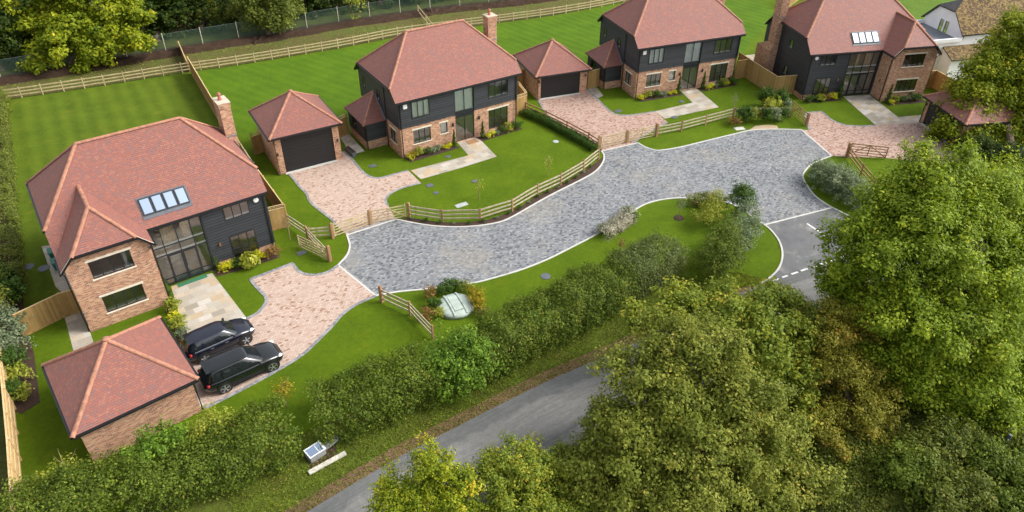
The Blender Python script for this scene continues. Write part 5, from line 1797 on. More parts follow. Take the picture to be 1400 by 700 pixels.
garage('garage at the far right half hidden behind a tree', (40.2, 65.1, 0), R(-81.3))

# the white cottage at the right edge
def cottage():
    o = W(1309, 119)
    t = thing('cottage', 'old white cottage with mossy tiled roofs behind the farthest house', 'house', o, R(14))
    b = MB()
    F = Face2((1.5, 3.2), (1, 0)); Fg = Face2((1.5, 9.2), (0, -1))
    hg = [(2.35, 2.9, 2.9, 5.2), (3.15, 3.7, 2.9, 5.2)]
    brick_wall(b, Fg, [(0, 0), (6, 0), (6, 4.7), (4.3, 6.5), (1.7, 6.5), (0, 4.7)], hg, mat='white render')
    hf = [(4.2, 5.4, 3.3, 4.3)]
    brick_wall(b, F, [(0, 0), (16, 0), (16, 4.7), (0, 4.7)], hf, mat='white render')
    F2 = Face2((-.4, 1.6), (1, 0)); Fg2 = Face2((-.4, 3.2), (0, -1))
    h2 = [(2.6, 4.4, 1.25, 2.35), (6.4, 7.6, 1.25, 2.35)]
    brick_wall(b, F2, [(0, 0), (14, 0), (14, 2.6), (0, 2.6)], h2, mat='white render')
    brick_wall(b, Fg2, [(0, 0), (1.6, 0), (1.6, 2.55), (0, 3.3)], [], mat='white render')
    b.box(-4.2, 1.49, 3.21, 9.1, 0, 3.9, 'white render')
    b.box(-4.4, -4.2, 3.0, 9.3, 3.9, 4.3, 'white render'); b.box(-4.2, 1.49, 3.0, 3.2, 3.9, 4.3, 'white render'); b.box(-4.2, 1.49, 9.1, 9.3, 3.9, 4.3, 'white render')
    b.build('wall', t)
    fr = MB(); fr.box(-4.2, 1.49, 3.2, 9.1, 3.901, 3.93, 'lead'); fr.build('flat_roof', t)
    for h in hg: window(t, False, Fg, *h, 1, stone=False, recess=.03)
    for h in hf: window(t, False, F, *h, 3, stone=False)
    for h in h2: window(t, False, F2, *h, 3, stone=False)
    r = MB()
    ze, zr, ym = 4.62, 7.5, 6.2
    slab_roof(r, [[(1.2, 2.95, ze), (17.5, 2.95, ze), (17.5, ym, zr), (3.0, ym, zr), (1.2, 4.9, 6.6)], [(17.5, 9.45, ze), (1.2, 9.45, ze), (1.2, 7.5, 6.6), (3.0, ym, zr), (17.5, ym, zr)]], .14, mat='mossy tile')
    rf = r.build('roof', t)
    hp = MB(); slab_roof(hp, [[(1.15, 7.5, 6.6), (1.15, 4.9, 6.6), (3.0, ym, zr + .02)]], .12, mat='dark slate'); hp.build('half_hip', rf)
    rg = MB(); ridge_run(rg, (3.0, ym, zr), (17.5, ym, zr), .12, mat='weathered plank'); rg.build('ridge_tile', rf)
    r2 = MB(); slab_roof(r2, [[(-.6, 1.35, 2.55), (16, 1.35, 2.55), (16, 3.17, 3.42), (-.6, 3.17, 3.42)]], .12, mat='mossy tile'); r2.build('low_roof', t)
    c = MB(); c.box(4.5, 5.4, 6.7, 7.5, 6.4, 9.1, 'brick'); c.build('chimney', t)
    d = MB(); d.tube([(1.6, 3.1, 4.6), (1.6, 3.1, 4.0)], .05, 'black plastic', 6); d.build('downpipe', t)
    return t
cottage()

# ------------------------------------------------------------------ fences
panel_fence('long timber fence between the nearest garden and the second garden', [W(394, 310), W(352, 250.5), W(313, 189), W(262, 101)], 2.0, side=1)
panel_fence('short timber fence with a trellis top beside the nearest house', [W(368.6, 316.4), W(394, 310)], 2.1, side=-1, trellis=.3)
panel_fence('low timber fence crossing the brown strip to the wire fence', [W(259, 98), W(247, 70)], 1.2, side=1)
panel_fence('timber fence with a trellis top left of the tall garage', [W(349, 212), W(371, 204)], 2.1, side=-1, trellis=.3)
panel_fence('timber fence with a trellis top between the tall garage and the lobby', [W(465, 188.5), W(477, 182.5)], 2.1, side=-1, trellis=.3)
panel_fence('timber side gate panel and return right of the second house', [W(706.8, 157.3), W(720, 152.9), W(709, 138)], 2.1, side=-1, trellis=.3)
panel_fence('timber fence panel between the second house and the third garage', [W(703, 123.5), W(716.5, 119.3)], 2.0, side=-1)
panel_fence('timber gate between the third garage and its lobby', [W(803.5, 122), W(818, 118)], 2.0, side=-1)
panel_fence('tall timber fence running between the third and farthest houses', [W(1006, 97), W(1018.5, 106), W(1054.5, 130)], 2.2, side=-1)
panel_fence('short timber fence against the corner of the third house', [W(1004.5, 108), W(1018, 105.8)], 2.1, side=-1)
panel_fence('timber fence panel against the black side wall of the farthest house', [W(1055.5, 130.5), W(1084, 128.3)], 2.1, side=-1)
panel_fence('timber fence behind the right corner of the farthest house', [W(1268, 97.5, 1.9), W(1281.4, 96.6, 1.9), W(1323, 119.8, 1.9)], 1.9, side=-1)
panel_fence('timber fence and side gate left of the brick wing', [W(33, 461), W(92.9, 431.4), W(113.5, 425.5)], 1.85, side=-1)
panel_fence('timber garden fence high up behind the farthest house', [W(1075, 12), W(1100, -6), W(1160, -24)], 2.0, side=-1)
lb = [W(34, 712), W(27.5, 630), W(22.3, 577.5)]
dl = (W(22.3, 577.5) - W(34, 712)).normalized()
panel_fence('left boundary fence with its posts and rails showing', [W(34, 712) - dl * 3, W(27.5, 630), W(20, 560), W(10, 480), W(-1, 400), W(-17, 260), W(-30, 130)], 1.75, side=1, posts_proud=True, step=1.9, mat='new fence timber')

back = crom(px((-60, 146), (42, 132), (143, 117), (239, 101.6), (337, 87.4), (470, 65), (550, 49), (679, 32), (760, 21), (825, 9.6), (870, 0), (930, -14)), 8)
def every(path, step):
    out, acc = [path[0]], 0
    for a, b in zip(path, path[1:]):
        L = (b - a).length
        while acc + L >= step:
            f = (step - acc) / L
            a = a.lerp(b, f); L = (b - a).length; acc = 0
            out.append(a.copy())
        acc += L
    return out
rail_fence('long pale three rail fence along the back of the gardens', every(back, 1.95), 1.2, 3, 'pale rail', 'pale rail', wob=.012, rw=(.04, .11), pw=.09)
rail_fence('short two rail fence crossing the brown strip', [W(572, 19), W(583, 33), W(594, 47)], 1.2, 2, 'pale rail', 'pale rail', wob=.01)
rail_fence('rustic rail fence curving along the mulch bed of the second house', px((559.5, 297.2), (605.2, 304), (656.6, 302.7), (700.5, 289), (734.8, 268.4), (766.3, 253.7), (797.5, 234.8), (817.8, 218.4)), 1.2, 3, 'grey rail', big=(0,))
rail_fence('rustic rail fence between the second lawn and the third driveway', px((719, 153.5), (746.7, 165.7), (775, 180), (804.3, 195.7), (817.5, 205)), 1.15, 3, 'oak post')
rail_fence('rustic rail fence in front of the third house', px((898, 186.5), (931.3, 180), (964, 171.4), (1001.6, 161.5), (1040, 161), (1081, 160.5)), 1.15, 3, 'grey rail')
rail_fence('rail fence from the trellis corner to the open gate', px((395, 309), (421, 326.5), (449.5, 357)), 1.15, 3, 'grey rail')
rail_fence('short three rail fence left of the second gateway', px((424, 327.5), (454, 325)), 1.1, 3, 'grey rail')
rail_fence('rail fence running from the nearest gateway into the hedge', px((522.3, 412.8), (561, 431), (592, 464.4)), 1.2, 3, 'grey rail', big=(0,))
rail_fence('dark rail fence below the field gate on the right verge', px((1158.5, 216), (1176, 240), (1196, 262)), 1.15, 3, 'oak post')
# gates
dg = (W(506.8, 306.8) - W(455.4, 325.7)).normalized()
gate_post('thick oak gate post left of the second gateway', W(455.4, 325.7), 1.4, .2, d=dg)
bar_gate('new five bar gate, left leaf of the second gateway', W(457.5, 324.8), W(505.3, 307.4), 1.2)
gate_post('oak post in the middle of the second gateway', W(506.8, 306.8), 1.35, .2, d=dg)
bar_gate('new five bar gate, right leaf of the second gateway', W(555.5, 297.6), W(508.5, 306.2), 1.2)
bar_gate('open five bar gate beside the nearest driveway', W(449, 357.2), W(409.5, 338.5), 1.15)
gate_post('oak post holding the open gate beside the nearest driveway', W(451.8, 357), 1.4, .2, d=dg)
d3 = (W(856, 195.4) - W(820, 202)).normalized()
bar_gate('new five bar gate, left leaf of the third gateway', W(821, 203), W(855, 195.8), 1.2)
gate_post('oak post in the middle of the third gateway', W(856.5, 195.4), 1.35, .2, d=d3)
bar_gate('new five bar gate, right leaf of the third gateway', W(895, 187), W(858.5, 195), 1.2)
gate_post('oak post at the mulch bed corner of the third gateway', W(818.5, 203.5), 1.35, .18, d=d3)
gate_post('thick oak gate post right of the third gateway', W(897, 186.8), 1.4, .22, d=d3)
bar_gate('open gate standing beside the farthest driveway entrance', W(1101, 171.6), W(1082, 154.5), 1.25, mat='oak post')
gate_post('oak post holding the gate left of the farthest driveway', W(1102.2, 172.6), 1.4, .2)
bar_gate('field gate standing below the reddish driveway', W(1160, 212.5), W(1210, 218), 1.25, mat='oak post')
gate_post('oak post at the left end of the field gate', W(1157.3, 214.5), 1.45, .24)
bar_gate('galvanised metal field gate under the big tree at the right edge', W(1360, 508), W(1412, 492), 1.25, mat='galvanised metal', bars=6, metal=True)

# wire fence on the far side of the strip
def wire_fence():
    path = crom(px((-60, 121), (28, 104.5), (130, 88), (231, 71), (339, 53), (407, 43), (479, 30.5), (572, 17), (650, 8), (746, -4), (830, -18)), 8)
    P = every(path, 4.2)
    o0 = P[0]
    t = thing('wire_fence', 'tall green wire fence on thin posts along the wood', 'fence', o0)
    b = NB('wire netting')
    v = b.uv()
    sx = b.n('ShaderNodeSeparateXYZ', Vector=v)
    def line(s): return b.math('LESS_THAN', b.math('FRACT', b.math('MULTIPLY', s, 9.0)), .12)
    f = b.math('MAXIMUM', line(sx.outputs[0]), line(sx.outputs[1]))
    tr = b.n('ShaderNodeBsdfTransparent')
    p = b.n('ShaderNodeBsdfPrincipled'); b.set(p, 'Base Color', (.07, .13, .10)); b.set(p, 'Roughness', .6)
    ms = b.n('ShaderNodeMixShader', i0=f, i1=tr.outputs[0], i2=p.outputs[0])
    b.nt.links.new(ms.outputs[0], b.out.inputs[0])
    for p_ in P:
        mb = MB(); q = p_ - o0
        mb.tube([q, q + Z * 2.3], .045, 'weathered plank', 6); mb.build('post', t)
    for a, c in zip(P, P[1:]):
        mb = MB(); a, c = a - o0, c - o0
        mb.poly([a + Z * .1, c + Z * .1, c + Z * 2.15, a + Z * 2.15], 'wire netting')
        mb.bar(a + Z * 2.16, c + Z * 2.16, .015, .015, 'galvanised metal')
        mb.build('netting', t)
wire_fence()

# ------------------------------------------------------------------ cars
def car_at(rear, front, side, **kw):
    a, b = W(*rear), W(*front)
    d = (b - a).normalized()
    n = Vector((-d.y, d.x, 0))
    return a, b, d, n, (b - a).length
a, b, d, n, wb_ = car_at((309.6, 535.5), (372.7, 506.5), 1)
c = (a + b) / 2 + n * .86 - d * .06
car('large black estate car nearer the hedge, silver spoked wheels', c, math.atan2(d.y, d.x), 4.72, 1.92, 1.68, 2.86, 'black car paint')
a, b, d, n, wb2 = car_at((281.8, 494), (334.7, 470), 1)
c = (a + b) / 2 + n * .80 - d * .02
car('smaller dark navy car with a chrome side line, nearer the house', c, math.atan2(d.y, d.x), 4.2, 1.82, 1.56, 2.58, 'navy car paint', hood=1.12, rear_rake=.30, screen_rake=.62, belt=1.0, rails=False, bright_line=True, wr=.35)
c = W(1352, 478)
car('white van mostly hidden under the big tree at the right', c, R(30), 4.9, 1.95, 1.95, 2.95, 'white paint', hood=1.0, rear_rake=.06, screen_rake=.7, belt=1.1, rails=False)

# ------------------------------------------------------------------ small things on the ground
def cover(p, label, r=None, sz=None, rot=0.0, mat='iron cover', group=None):
    mb = MB()
    if r:
        mb.lathe((0, 0, 0), [(r, 0), (r, .025), (r * .8, .03), (0, .03)], mat, 18, smooth=False)
        mb.lathe((0, 0, .028), [(r * .55, 0), (r * .5, .008), (0, .008)], mat, 14, smooth=False)
    else:
        mb.box(-sz[0] / 2, sz[0] / 2, -sz[1] / 2, sz[1] / 2, 0, .025, mat)
        mb.box(-sz[0] * .42, sz[0] * .42, -sz[1] * .42, sz[1] * .42, .025, .033, mat)
    o = mb.build('drain_cover')
    o.location = W(*p) + Z * .006
    o.rotation_euler = (0, 0, rot)
    tag(o, label, 'drain cover', group)
cover((509.6, 227), 'square dark drain cover on the small lawn of the second house', sz=(.62, .5), rot=R(33))
cover((587.4, 253.7), 'upper left of three drain covers below the slab path', sz=(.62, .5), rot=R(33))
cover((596, 264), 'small drain cover below the upper left one', sz=(.42, .38), rot=R(33))
cover((649, 248), 'drain cover alone in the middle of the second lawn', sz=(.55, .4), rot=R(33))
cover((631, 280.4), 'pale long drain cover just behind the rustic fence', sz=(1.05, .5), rot=R(33), mat='grey cover')
cover((612.4, 214.3), 'black round drain cover beside the second mulch bed', r=.26)
cover((759.8, 193.7), 'pale drain cover near the planted rail fence', r=.28, mat='grey cover')
cover((746, 378), 'round grey drain cover on the long grass island', r=.36)
cover((412.3, 346), 'dark square drain cover beside the open gate', sz=(.65, .5), rot=R(36))
cover((845, 152), 'dark drain cover in the corner of the third lawn', sz=(.7, .6), rot=R(21))
cover((931.7, 139), 'dark round drain cover before the third mulch bed', r=.3)
cover((922.5, 160.5), 'drain cover right of the slab path of the third house', sz=(.6, .5), rot=R(21))
cover((1011, 176), 'pale square cover at the road edge before the third house', sz=(1.0, .6), rot=R(12), mat='kerb concrete')
cover((38.5, 365), 'left one of two dark round covers on the nearest back lawn', r=.4)
cover((60, 367), 'right one of two dark round covers on the nearest back lawn', r=.4)

def dome():
    c = W(623, 421)
    t = thing('tank_cover', 'pale green domed tank cover with two ribs among shrubs', 'tank cover', c, R(25))
    mb = MB()
    r = 1.22
    mb.lathe((0, 0, 0), [(r, 0), (r, .22), (r * .985, .28), (r * .8, .36), (r * .5, .42), (0, .45)], 'cover shell', 40)
    mb.build('shell', t, weld=True)
    for x in (-.42, .42):
        rb = MB()
        n = 12
        L = math.sqrt(r * r - x * x) * .97
        P = []
        for i in range(n + 1):
            y = -L + 2 * L * i / n
            q = math.hypot(x, y) / r
            P.append(Vector((x, y, .46 - .12 * q ** 2 - .06 * q ** 6)))
        for p, q in zip(P, P[1:]): rb.bar(p, q, .11, .12, 'cover shell')
        rb.build('rib', t)
    lid = MB(); lid.box(-.3, .3, -.75, .7, .38, .465, 'cover shell'); lid.build('lid', t)
dome()

def lay_by():
    d = (W(605, 593) - W(415, 702)).normalized()
    a = math.atan2(d.y, d.x)
    t = thing('garden_frame', 'white framed metal box with dark panes in the hedge gap', 'metal box', W(432, 622), a + R(6))
    b = MB(); b.box(-.45, .45, -.32, .32, 0, .42, 'grey metal'); b.build('box', t)
    f = MB()
    z = .44
    for (x0, x1, y0, y1) in ((-.48, -.43, -.35, .35), (.38, .48, -.35, .35), (-.43, .38, -.35, -.3), (-.43, .38, .3, .35), (.08, .12, -.3, .3)): f.box(x0, x1, y0, y1, .421, .46, 'white paint')
    f.build('frame', t)
    g = MB(); g.poly([(-.43, -.3, .435), (.38, -.3, .435), (.38, .3, .435), (-.43, .3, .435)], 'roof glass'); g.build('pane', t)
    p = MB()
    p.box(-.6, .6, -.2, .2, 0, .05, 'grey metal'); p.box(-.6, .6, -.2, -.17, .05, .09, 'grey metal'); p.box(-.6, .6, .17, .2, .05, .09, 'grey metal')
    o = p.build('metal_sheet'); o.location = W(450, 611) + Z * .2; o.rotation_euler = (R(4), R(-10), a + R(6))
    tag(o, 'grey metal sheet lying beside the white framed box', 'metal sheet')
    p = MB(); p.bar((-1.05, 0, .06), (1.05, 0, .06), .26, .09, 'weathered plank'); p.box(-.9, -.8, -.12, .12, 0, .015, 'weathered plank'); p.box(.8, .9, -.12, .12, 0, .015, 'weathered plank')
    o = p.build('plank'); o.location = W(448, 634) + Z * .02; o.rotation_euler = (0, 0, a)
    tag(o, 'pale weathered plank lying on the lane verge', 'plank')
    sheet('flower_bed', [W(415, 625), W(424, 640), W(462, 622), W(458, 606), W(440, 604)], -.012, 'mulch', label='bare soil in the gap of the hedge', cat='soil')
lay_by()

# heat pump, bins, marker post, boulder and so on
def heat_pump(p, rz, label):
    t = thing('heat_pump', label, 'heat pump', p, rz)
    b = MB(); b.box(-.5, .5, -.2, .2, .08, 1.0, 'grey metal'); b.box(-.42, -.3, -.18, .18, 0, .08, 'black plastic'); b.box(.3, .42, -.18, .18, 0, .08, 'black plastic'); b.build('case', t)
    f = MB(); f.lathe((-.12, -.2, .54), [(.36, 0), (.36, .02), (.30, .025), (.08, .012), (0, .012)], 'black plastic', 20, axis=(0, -1, 0)); f.build('fan_grille', t)
    return t
heat_pump(local('H4', 13.6, 5.3), R(11) - math.pi / 2, 'grey heat pump box behind the fence of the farthest house')
for i, (pp, lb_) in enumerate(((W(75, 352), 'green storage tub farther back on the side patio'), (W(80, 366), 'green storage tub nearer the side gate on the patio'))):
    t = thing('storage_tub', lb_, 'tub', pp, R(36))
    b = MB(); b.hexa([(-.22, -.3, 0), (.22, -.3, 0), (.22, .3, 0), (-.22, .3, 0)], [(-.28, -.37, .62), (.28, -.37, .62), (.28, .37, .62), (-.28, .37, .62)], 'green plastic'); b.build('bin', t)
    l = MB(); l.hexa([(-.3, -.39, .621), (.3, -.39, .621), (.3, .39, .621), (-.3, .39, .621)], [(-.27, -.36, .68), (.27, -.36, .68), (.27, .36, .68), (-.27, .36, .68)], 'green plastic'); l.build('lid', t)
t = thing('planter_trough', 'dark planter trough beside the tall garage', 'planter', W(480, 210), R(-52))
b = MB()
b.box(-.75, .75, -.2, -.17, 0, .42, 'iron cover'); b.box(-.75, .75, .17, .2, 0, .42, 'iron cover'); b.box(-.75, -.72, -.17, .17, 0, .42, 'iron cover'); b.box(.72, .75, -.17, .17, 0, .42, 'iron cover'); b.build('trough', t)
b = MB(); b.box(-.72, .72, -.17, .17, .02, .36, 'mulch'); b.build('soil', t)
def marker_post():
    t = thing('marker_post', 'leaning blue marker post in the brambles at the lower right', 'post', W(1364, 618), 0)
    b = MB(); b.bar((0, 0, -.1), (.28, .12, 1.15), .14, .10, 'blue paint'); b.build('post', t)
    c = MB(); c.bar((.283, .121, 1.16), (.30, .128, 1.24), .17, .13, 'lead'); c.build('cap', t)
marker_post()
def mat_at(poly, mat, label):
    P = [Vector((p.x, p.y, 0)) for p in poly]
    mb = MB(); mb.hexa([p + Z * .022 for p in P], [p + Z * .04 for p in P], mat)
    tag(mb.build('door_mat'), label, 'door mat')
mat_at([local('H1', 5.75, 1.3), local('H1', 7.75, 1.3), local('H1', 7.75, 1.72), local('H1', 5.75, 1.72)], 'green mat', 'green doormat before the tall glass entrance')
mat_at([local('H2', 6.35, -.9), local('H2', 7.4, -.9), local('H2', 7.4, -.2), local('H2', 6.35, -.2)], 'coir mat', 'brown doormat at the door of the second house')
# ------------------------------------------------------------------ planting
ORD = ['first', 'second', 'third', 'fourth', 'fifth', 'sixth', 'seventh', 'eighth', 'ninth', 'tenth', 'eleventh', 'twelfth']
def row(items, place, group):
    """items: (kind, point, scale) in order from the given end"""
    for i, (k, p, s) in enumerate(items):
        noun = {'cone': 'topiary conifer', 'blade': 'plant'}.get(k, 'shrub')
        shrub(k, (p.x, p.y), '%s %s, %s plant %s' % (COLOURW[k], noun, ORD[i], place), s, group, z=.02)
row([('cone', W(297, 367), 1.0), ('lime', W(305.7, 370), 1.0), ('lime', W(314, 368), 1.15), ('dark', W(324, 366), 1.0), ('yellowgreen', W(333, 364), .8), ('blade', W(343, 364), 1.1), ('lime', W(351.5, 356), 1.25), ('lime', W(361, 353), .9), ('red', W(371, 351), 1.1), ('red', W(378, 348), .8)],
    'right of the tall glass entrance', 'plants under the clad front of the nearest house')
row([('cone', W(230, 404), 1.0), ('dark', W(233, 414), .8), ('yellowgreen', W(236, 426), 1.3), ('lime', W(241, 437), 1.2), ('yellowgreen', W(247, 448), 1.35), ('grey', W(251, 459), 1.0), ('grey', W(257, 466), 1.0)],
    'left of the tall glass entrance', 'plants beside the entrance path of the nearest house')
for h, nm in (('H2', 'second house'), ('H3', 'third house')):
    Lc = lambda x, y=-.5: local(h, x, y)
    row([('cone', Lc(5.05, -.45), 1.05), ('lime', Lc(4.55), .9), ('lime', Lc(4.0, -.55), .75), ('grey', Lc(3.35), 1.0), ('grey', Lc(2.8, -.55), 1.0), ('dark', Lc(2.2, -.5), 1.0), ('yellowgreen', Lc(1.5, -.5), 1.1), ('golden' if h == 'H2' else 'yellowgreen', Lc(.95, -.55), .8), ('lime', Lc(.45, -.6), 1.0)],
        'left of the %s door' % nm, 'plants under the left front windows of the %s' % nm)
    row([('cone', Lc(8.1, -.4), 1.05), ('lime', Lc(8.6, -.7), .9), ('lime', Lc(9.05, -.5), 1.0), ('grey', Lc(9.6, -.6), .9), ('dark', Lc(10.2, -.45), .9), ('yellowgreen', Lc(10.75, -.5), 1.15), ('lime', Lc(11.2, -.55), .8), ('dark', Lc(11.7, -.5), 1.0), ('dark', Lc(12.2, -.4), .8)],
        'right of the %s door' % nm, 'plants under the right front window of the %s' % nm)
Lc = lambda x, y: local('H4', x, y)
row([('cone', Lc(8.75, 1.4), 1.2), ('lime', Lc(9.5, 1.3), 1.3), ('red', Lc(10.3, 1.2), .8), ('blade', Lc(11.0, 1.2), .9), ('dark', Lc(11.8, 1.2), 1.0), ('dark', Lc(12.4, 1.1), 1.1)],
    'left of the farthest glass entrance', 'plants under the clad front of the farthest house')
row([('cone', Lc(4.4, -.5), 1.1), ('lime', Lc(4.3, -.95), .9), ('yellowgreen', Lc(3.6, -.5), 1.0), ('dark', Lc(2.9, -.5), 1.0), ('grey', Lc(2.2, -.5), 1.0), ('dark', Lc(1.5, -.5), 1.1), ('dark', Lc(.8, -.5), 1.0)],
    'right of the farthest glass entrance', 'plants under the brick wing of the farthest house')
# along the left boundary: a ragged row of tall shrubs
hedge('ragged grey green shrub belt along the left boundary of the back lawn', crom(px((-5, 140), (-1, 200), (2, 260), (7, 330), (14, 404)), 8), 1.8, 2.0, 'willow leaves', .12, 420, name='shrub_belt', lump=.6)
lbp = [('green', 18, 398, 1.30), ('green', 22, 420, 1.17), ('olive', 4, 440, 1.69), ('tallgrey', 14, 462, 1.56), ('tallgrey', 20, 486, 1.43), ('green', 24, 508, 1.17), ('yellowgreen', 28, 526, 1.56), ('yellowgreen', 34, 544, 1.30), ('green', 22, 545, 0.91)]
row([(k, W(x, y), s) for k, x, y, s in lbp], 'beside the left boundary fence, counted from the side gate', 'shrubs along the left boundary near the side gate')
# low planting along the rustic fence of the third driveway
lowh = crom(px((717, 157), (744, 168.5), (772, 183), (800, 198.5), (813, 206.5)), 8)
hedge('low clipped hedge along the fence between the second lawn and the third driveway', lowh, .62, .75, 'green shrub leaves', .085, 900)
lowp = every(crom(px((563, 300), (605.2, 306), (656.6, 304.8), (700.5, 291), (734.8, 270.4), (766.3, 255.7), (797.5, 236.8), (812, 224)), 8), 1.15)
row2 = [('dark' if i % 3 else 'grey', p, .42) for i, p in enumerate(lowp)]
for i, (k, p, s) in enumerate(row2):
    shrub(k, (p.x, p.y), 'tiny new shrub in the dark mulch under the rustic fence', s, 'tiny shrubs planted in the mulch bed', z=.02)
# shrubs by the third house front fence
row([('red', W(1004, 172), 1.3), ('green', W(1014, 168), 1.0), ('olive', W(1030, 166), .9), ('green', W(1044, 167), .9), ('tallgrey', W(1058, 167), .8), ('green', W(1070, 165), .8)], 'by the sandy earth, counted from the left', 'shrubs along the rail fence before the third house')
row([('green', W(1046, 147), 1.3), ('blade', W(1054, 152), 1.6), ('green', W(1064, 148), 1.2), ('tallgrey', W(1074, 152), .9)], 'between the timber fence and the open gate', 'shrubs below the timber fence corner')
# the shrubs round the tank cover
row([('red', W(590, 408), 1.1), ('dark', W(594, 420), 1.0), ('yellowgreen', W(600, 432), .9), ('red', W(583, 437), 1.1), ('dark', W(604, 402), 1.0), ('dark', W(614, 398), 1.15), ('dark', W(624, 396), 1.15), ('pink', W(634, 396.5), 1.1), ('yellowgreen', W(644, 402), 1.0), ('golden', W(648, 411), 1.2), ('golden', W(651, 422), 1.2), ('red', W(656, 432), 1.0)],
    'clockwise round the tank cover from its left', 'shrubs round the tank cover')
# island planting
def mound(label, pts, mat, h, wd, leaf=.085, dens=900, nm='flowering_hedge', cat='shrub'):
    return hedge(label, crom(px(*pts), 6), h, wd, mat, leaf, dens, name=nm, cat=cat, lump=.25)
mound('low mound of white flowers on the kerb of the grass island', [(826, 323), (838, 316), (852, 306), (862, 299)], 'white flower leaves', .75, 1.15)
row([('grey', W(824, 318), 1.4), ('grey', W(858, 296), 1.5), ('dark', W(862, 303), 1.2)], 'counted along the white flowers, from the nearest', 'grey plants beside the white flowers')
mound('row of pink tipped shrubs on the far edge of the grass island', [(946, 279), (956, 279), (966, 279), (976, 281)], 'pink flower leaves', .85, 1.0, nm='flowering_hedge')
bush('pale feathery bush between the pink row and the tall dark bush', [G(972, 300, .9, 1.0), G(968, 312, .8, .9), G(978, 290, .9, .8)], 'yellow green leaves', .11)
bush('tall upright blue green bush at the road side of the grass island', [G(1004, 296, 1.2, .75, rz=1.35), G(1013, 294, 1.3, .7, rz=1.4), G(1009, 300, 2.0, .6, rz=.9)], 'green shrub leaves', .13)
bush('silvery green bush below the tall blue green bush', [G(1016, 330, 1.0, 1.0, rz=1.1), G(1010, 344, .9, .95, rz=1.0), G(1018, 318, 1.2, .8, rz=1.1), G(1004, 352, .8, .8)], 'grey shrub leaves', .13)
bush('dark brownish bush beside the rounded end of the hedge', [G(972, 376, 1.3, 1.15, rz=1.45), G(984, 360, 1.5, 1.1, rz=1.6), G(990, 372, 1.2, 1.0, rz=1.3), G(978, 390, 1.0, .9, rz=1.1), G(984, 345, 1.3, .9, rz=1.4)], 'hedge leaves', .12, dens=6)
bush('big grey green mound of shrub on the right verge', [G(1130, 256, .8, 1.5, rz=.95), G(1146, 264, .9, 1.5, rz=1.05), G(1160, 274, .9, 1.4, rz=1.0), G(1122, 246, .7, 1.1, rz=.85), G(1170, 282, .7, 1.0)], 'grey shrub leaves', .14, dens=6, per=26)
sapling('thin young tree with a mulch ring on the grass island', W(928, 298), 1.9, 'grey shrub leaves', 110)
sapling('small reddish sapling beside the hedge on the grass island', W(848, 345), 1.2, 'red shrub leaves', 150, ring=False, spread=.4)
sapling('thin young tree on the second lawn near the fence bend', W(655, 273), 2.0, 'yellow green leaves', 110, ring=False)
sapling('thin young tree on the second lawn near the curved fence end', W(749, 241), 2.0, 'yellow green leaves', 90, ring=False)
sapling('thin young tree before the fence of the third house', W(1001, 157), 2.4, 'grey shrub leaves', 80, ring=False)
sapling('yellow leaved sapling between the driveway and the hedge', W(392, 556), 2.0, 'golden leaves', 520, spread=.75, ring=False)
sapling('bare thin sapling before the trellis fence corner', W(397, 328), 2.3, 'grey shrub leaves', 30, ring=False)
sapling('feathery pale sapling left of the nearest garage by the hedge', W(104, 668), 2.2, 'yellow green leaves', 600, spread=.9, ring=False)

# hedges along the lane
HB = lambda pts, off: pts
def hedge_line(pts, back):
    P = crom(px(*pts), 4)
    out = []
    for i, p in enumerate(P):
        d = (P[min(i + 1, len(P) - 1)] - P[max(i - 1, 0)]).normalized()
        out.append(p + Vector((-d.y, d.x, 0)) * back)
    return out
hedge('clipped hedge left of the gap with the white framed box', hedge_line([(20, 790), (120, 742), (230, 708), (330, 672), (408, 640)], 1.6), 2.5, 3.2, 'hedge leaves', .12, 560)
hedge('clipped hedge right of the gap with the white framed box', hedge_line([(447, 612), (511, 594), (560, 573), (600, 556)], 1.5), 2.6, 3.2, 'hedge leaves', .12, 560, hs=(2.5, 2.8))
bush('tall bright green shrub standing out of the middle of the hedge', [((p.x, p.y, z), (r, r, q)) for p, z, r, q in ((W(618, 536), 1.4, 1.3, 1.6), (W(640, 520), 1.8, 1.2, 1.6), (W(656, 520), 1.4, 1.2, 1.5), (W(604, 528), 1.3, 1.3, 1.5), (W(628, 508), 1.5, 1.1, 1.4), (W(642, 540), 1.0, 1.0, 1.2))], 'bright hedge leaves', .15, dens=4.5, per=20)
hedge('long clipped hedge behind the lane verge, right of the bright shrub', hedge_line([(664, 530), (730, 496), (800, 458), (868, 420)], 1.5), 2.8, 3.2, 'hedge leaves', .12, 560, hs=(2.7, 2.9))
hedge('rounded end of the long hedge, clipped smooth and pale', hedge_line([(872, 418), (905, 398), (932, 382)], 1.5), 2.7, 3.0, 'pale hedge leaves', .11, 700, lump=.12)
bush('fresh green shoots on the top of the hedge near the nearest garage', [((p.x, p.y, 1.9), (.9, .9, .8)) for p in (W(228, 650), W(238, 640), W(214, 655))], 'bright hedge leaves', .14)
bush('lime green shoots where the hedge meets the nearest driveway lawn', [((p.x, p.y, 1.3), (.9, .9, 1.2)) for p in (W(296, 618), W(310, 612))], 'yellow green leaves', .12)
bush('pale green shrub at the foot of the left boundary fence', [G(52, 688, .8, .8), G(62, 700, .8, .9), G(46, 704, .7, .7)], 'yellow green leaves', .11)

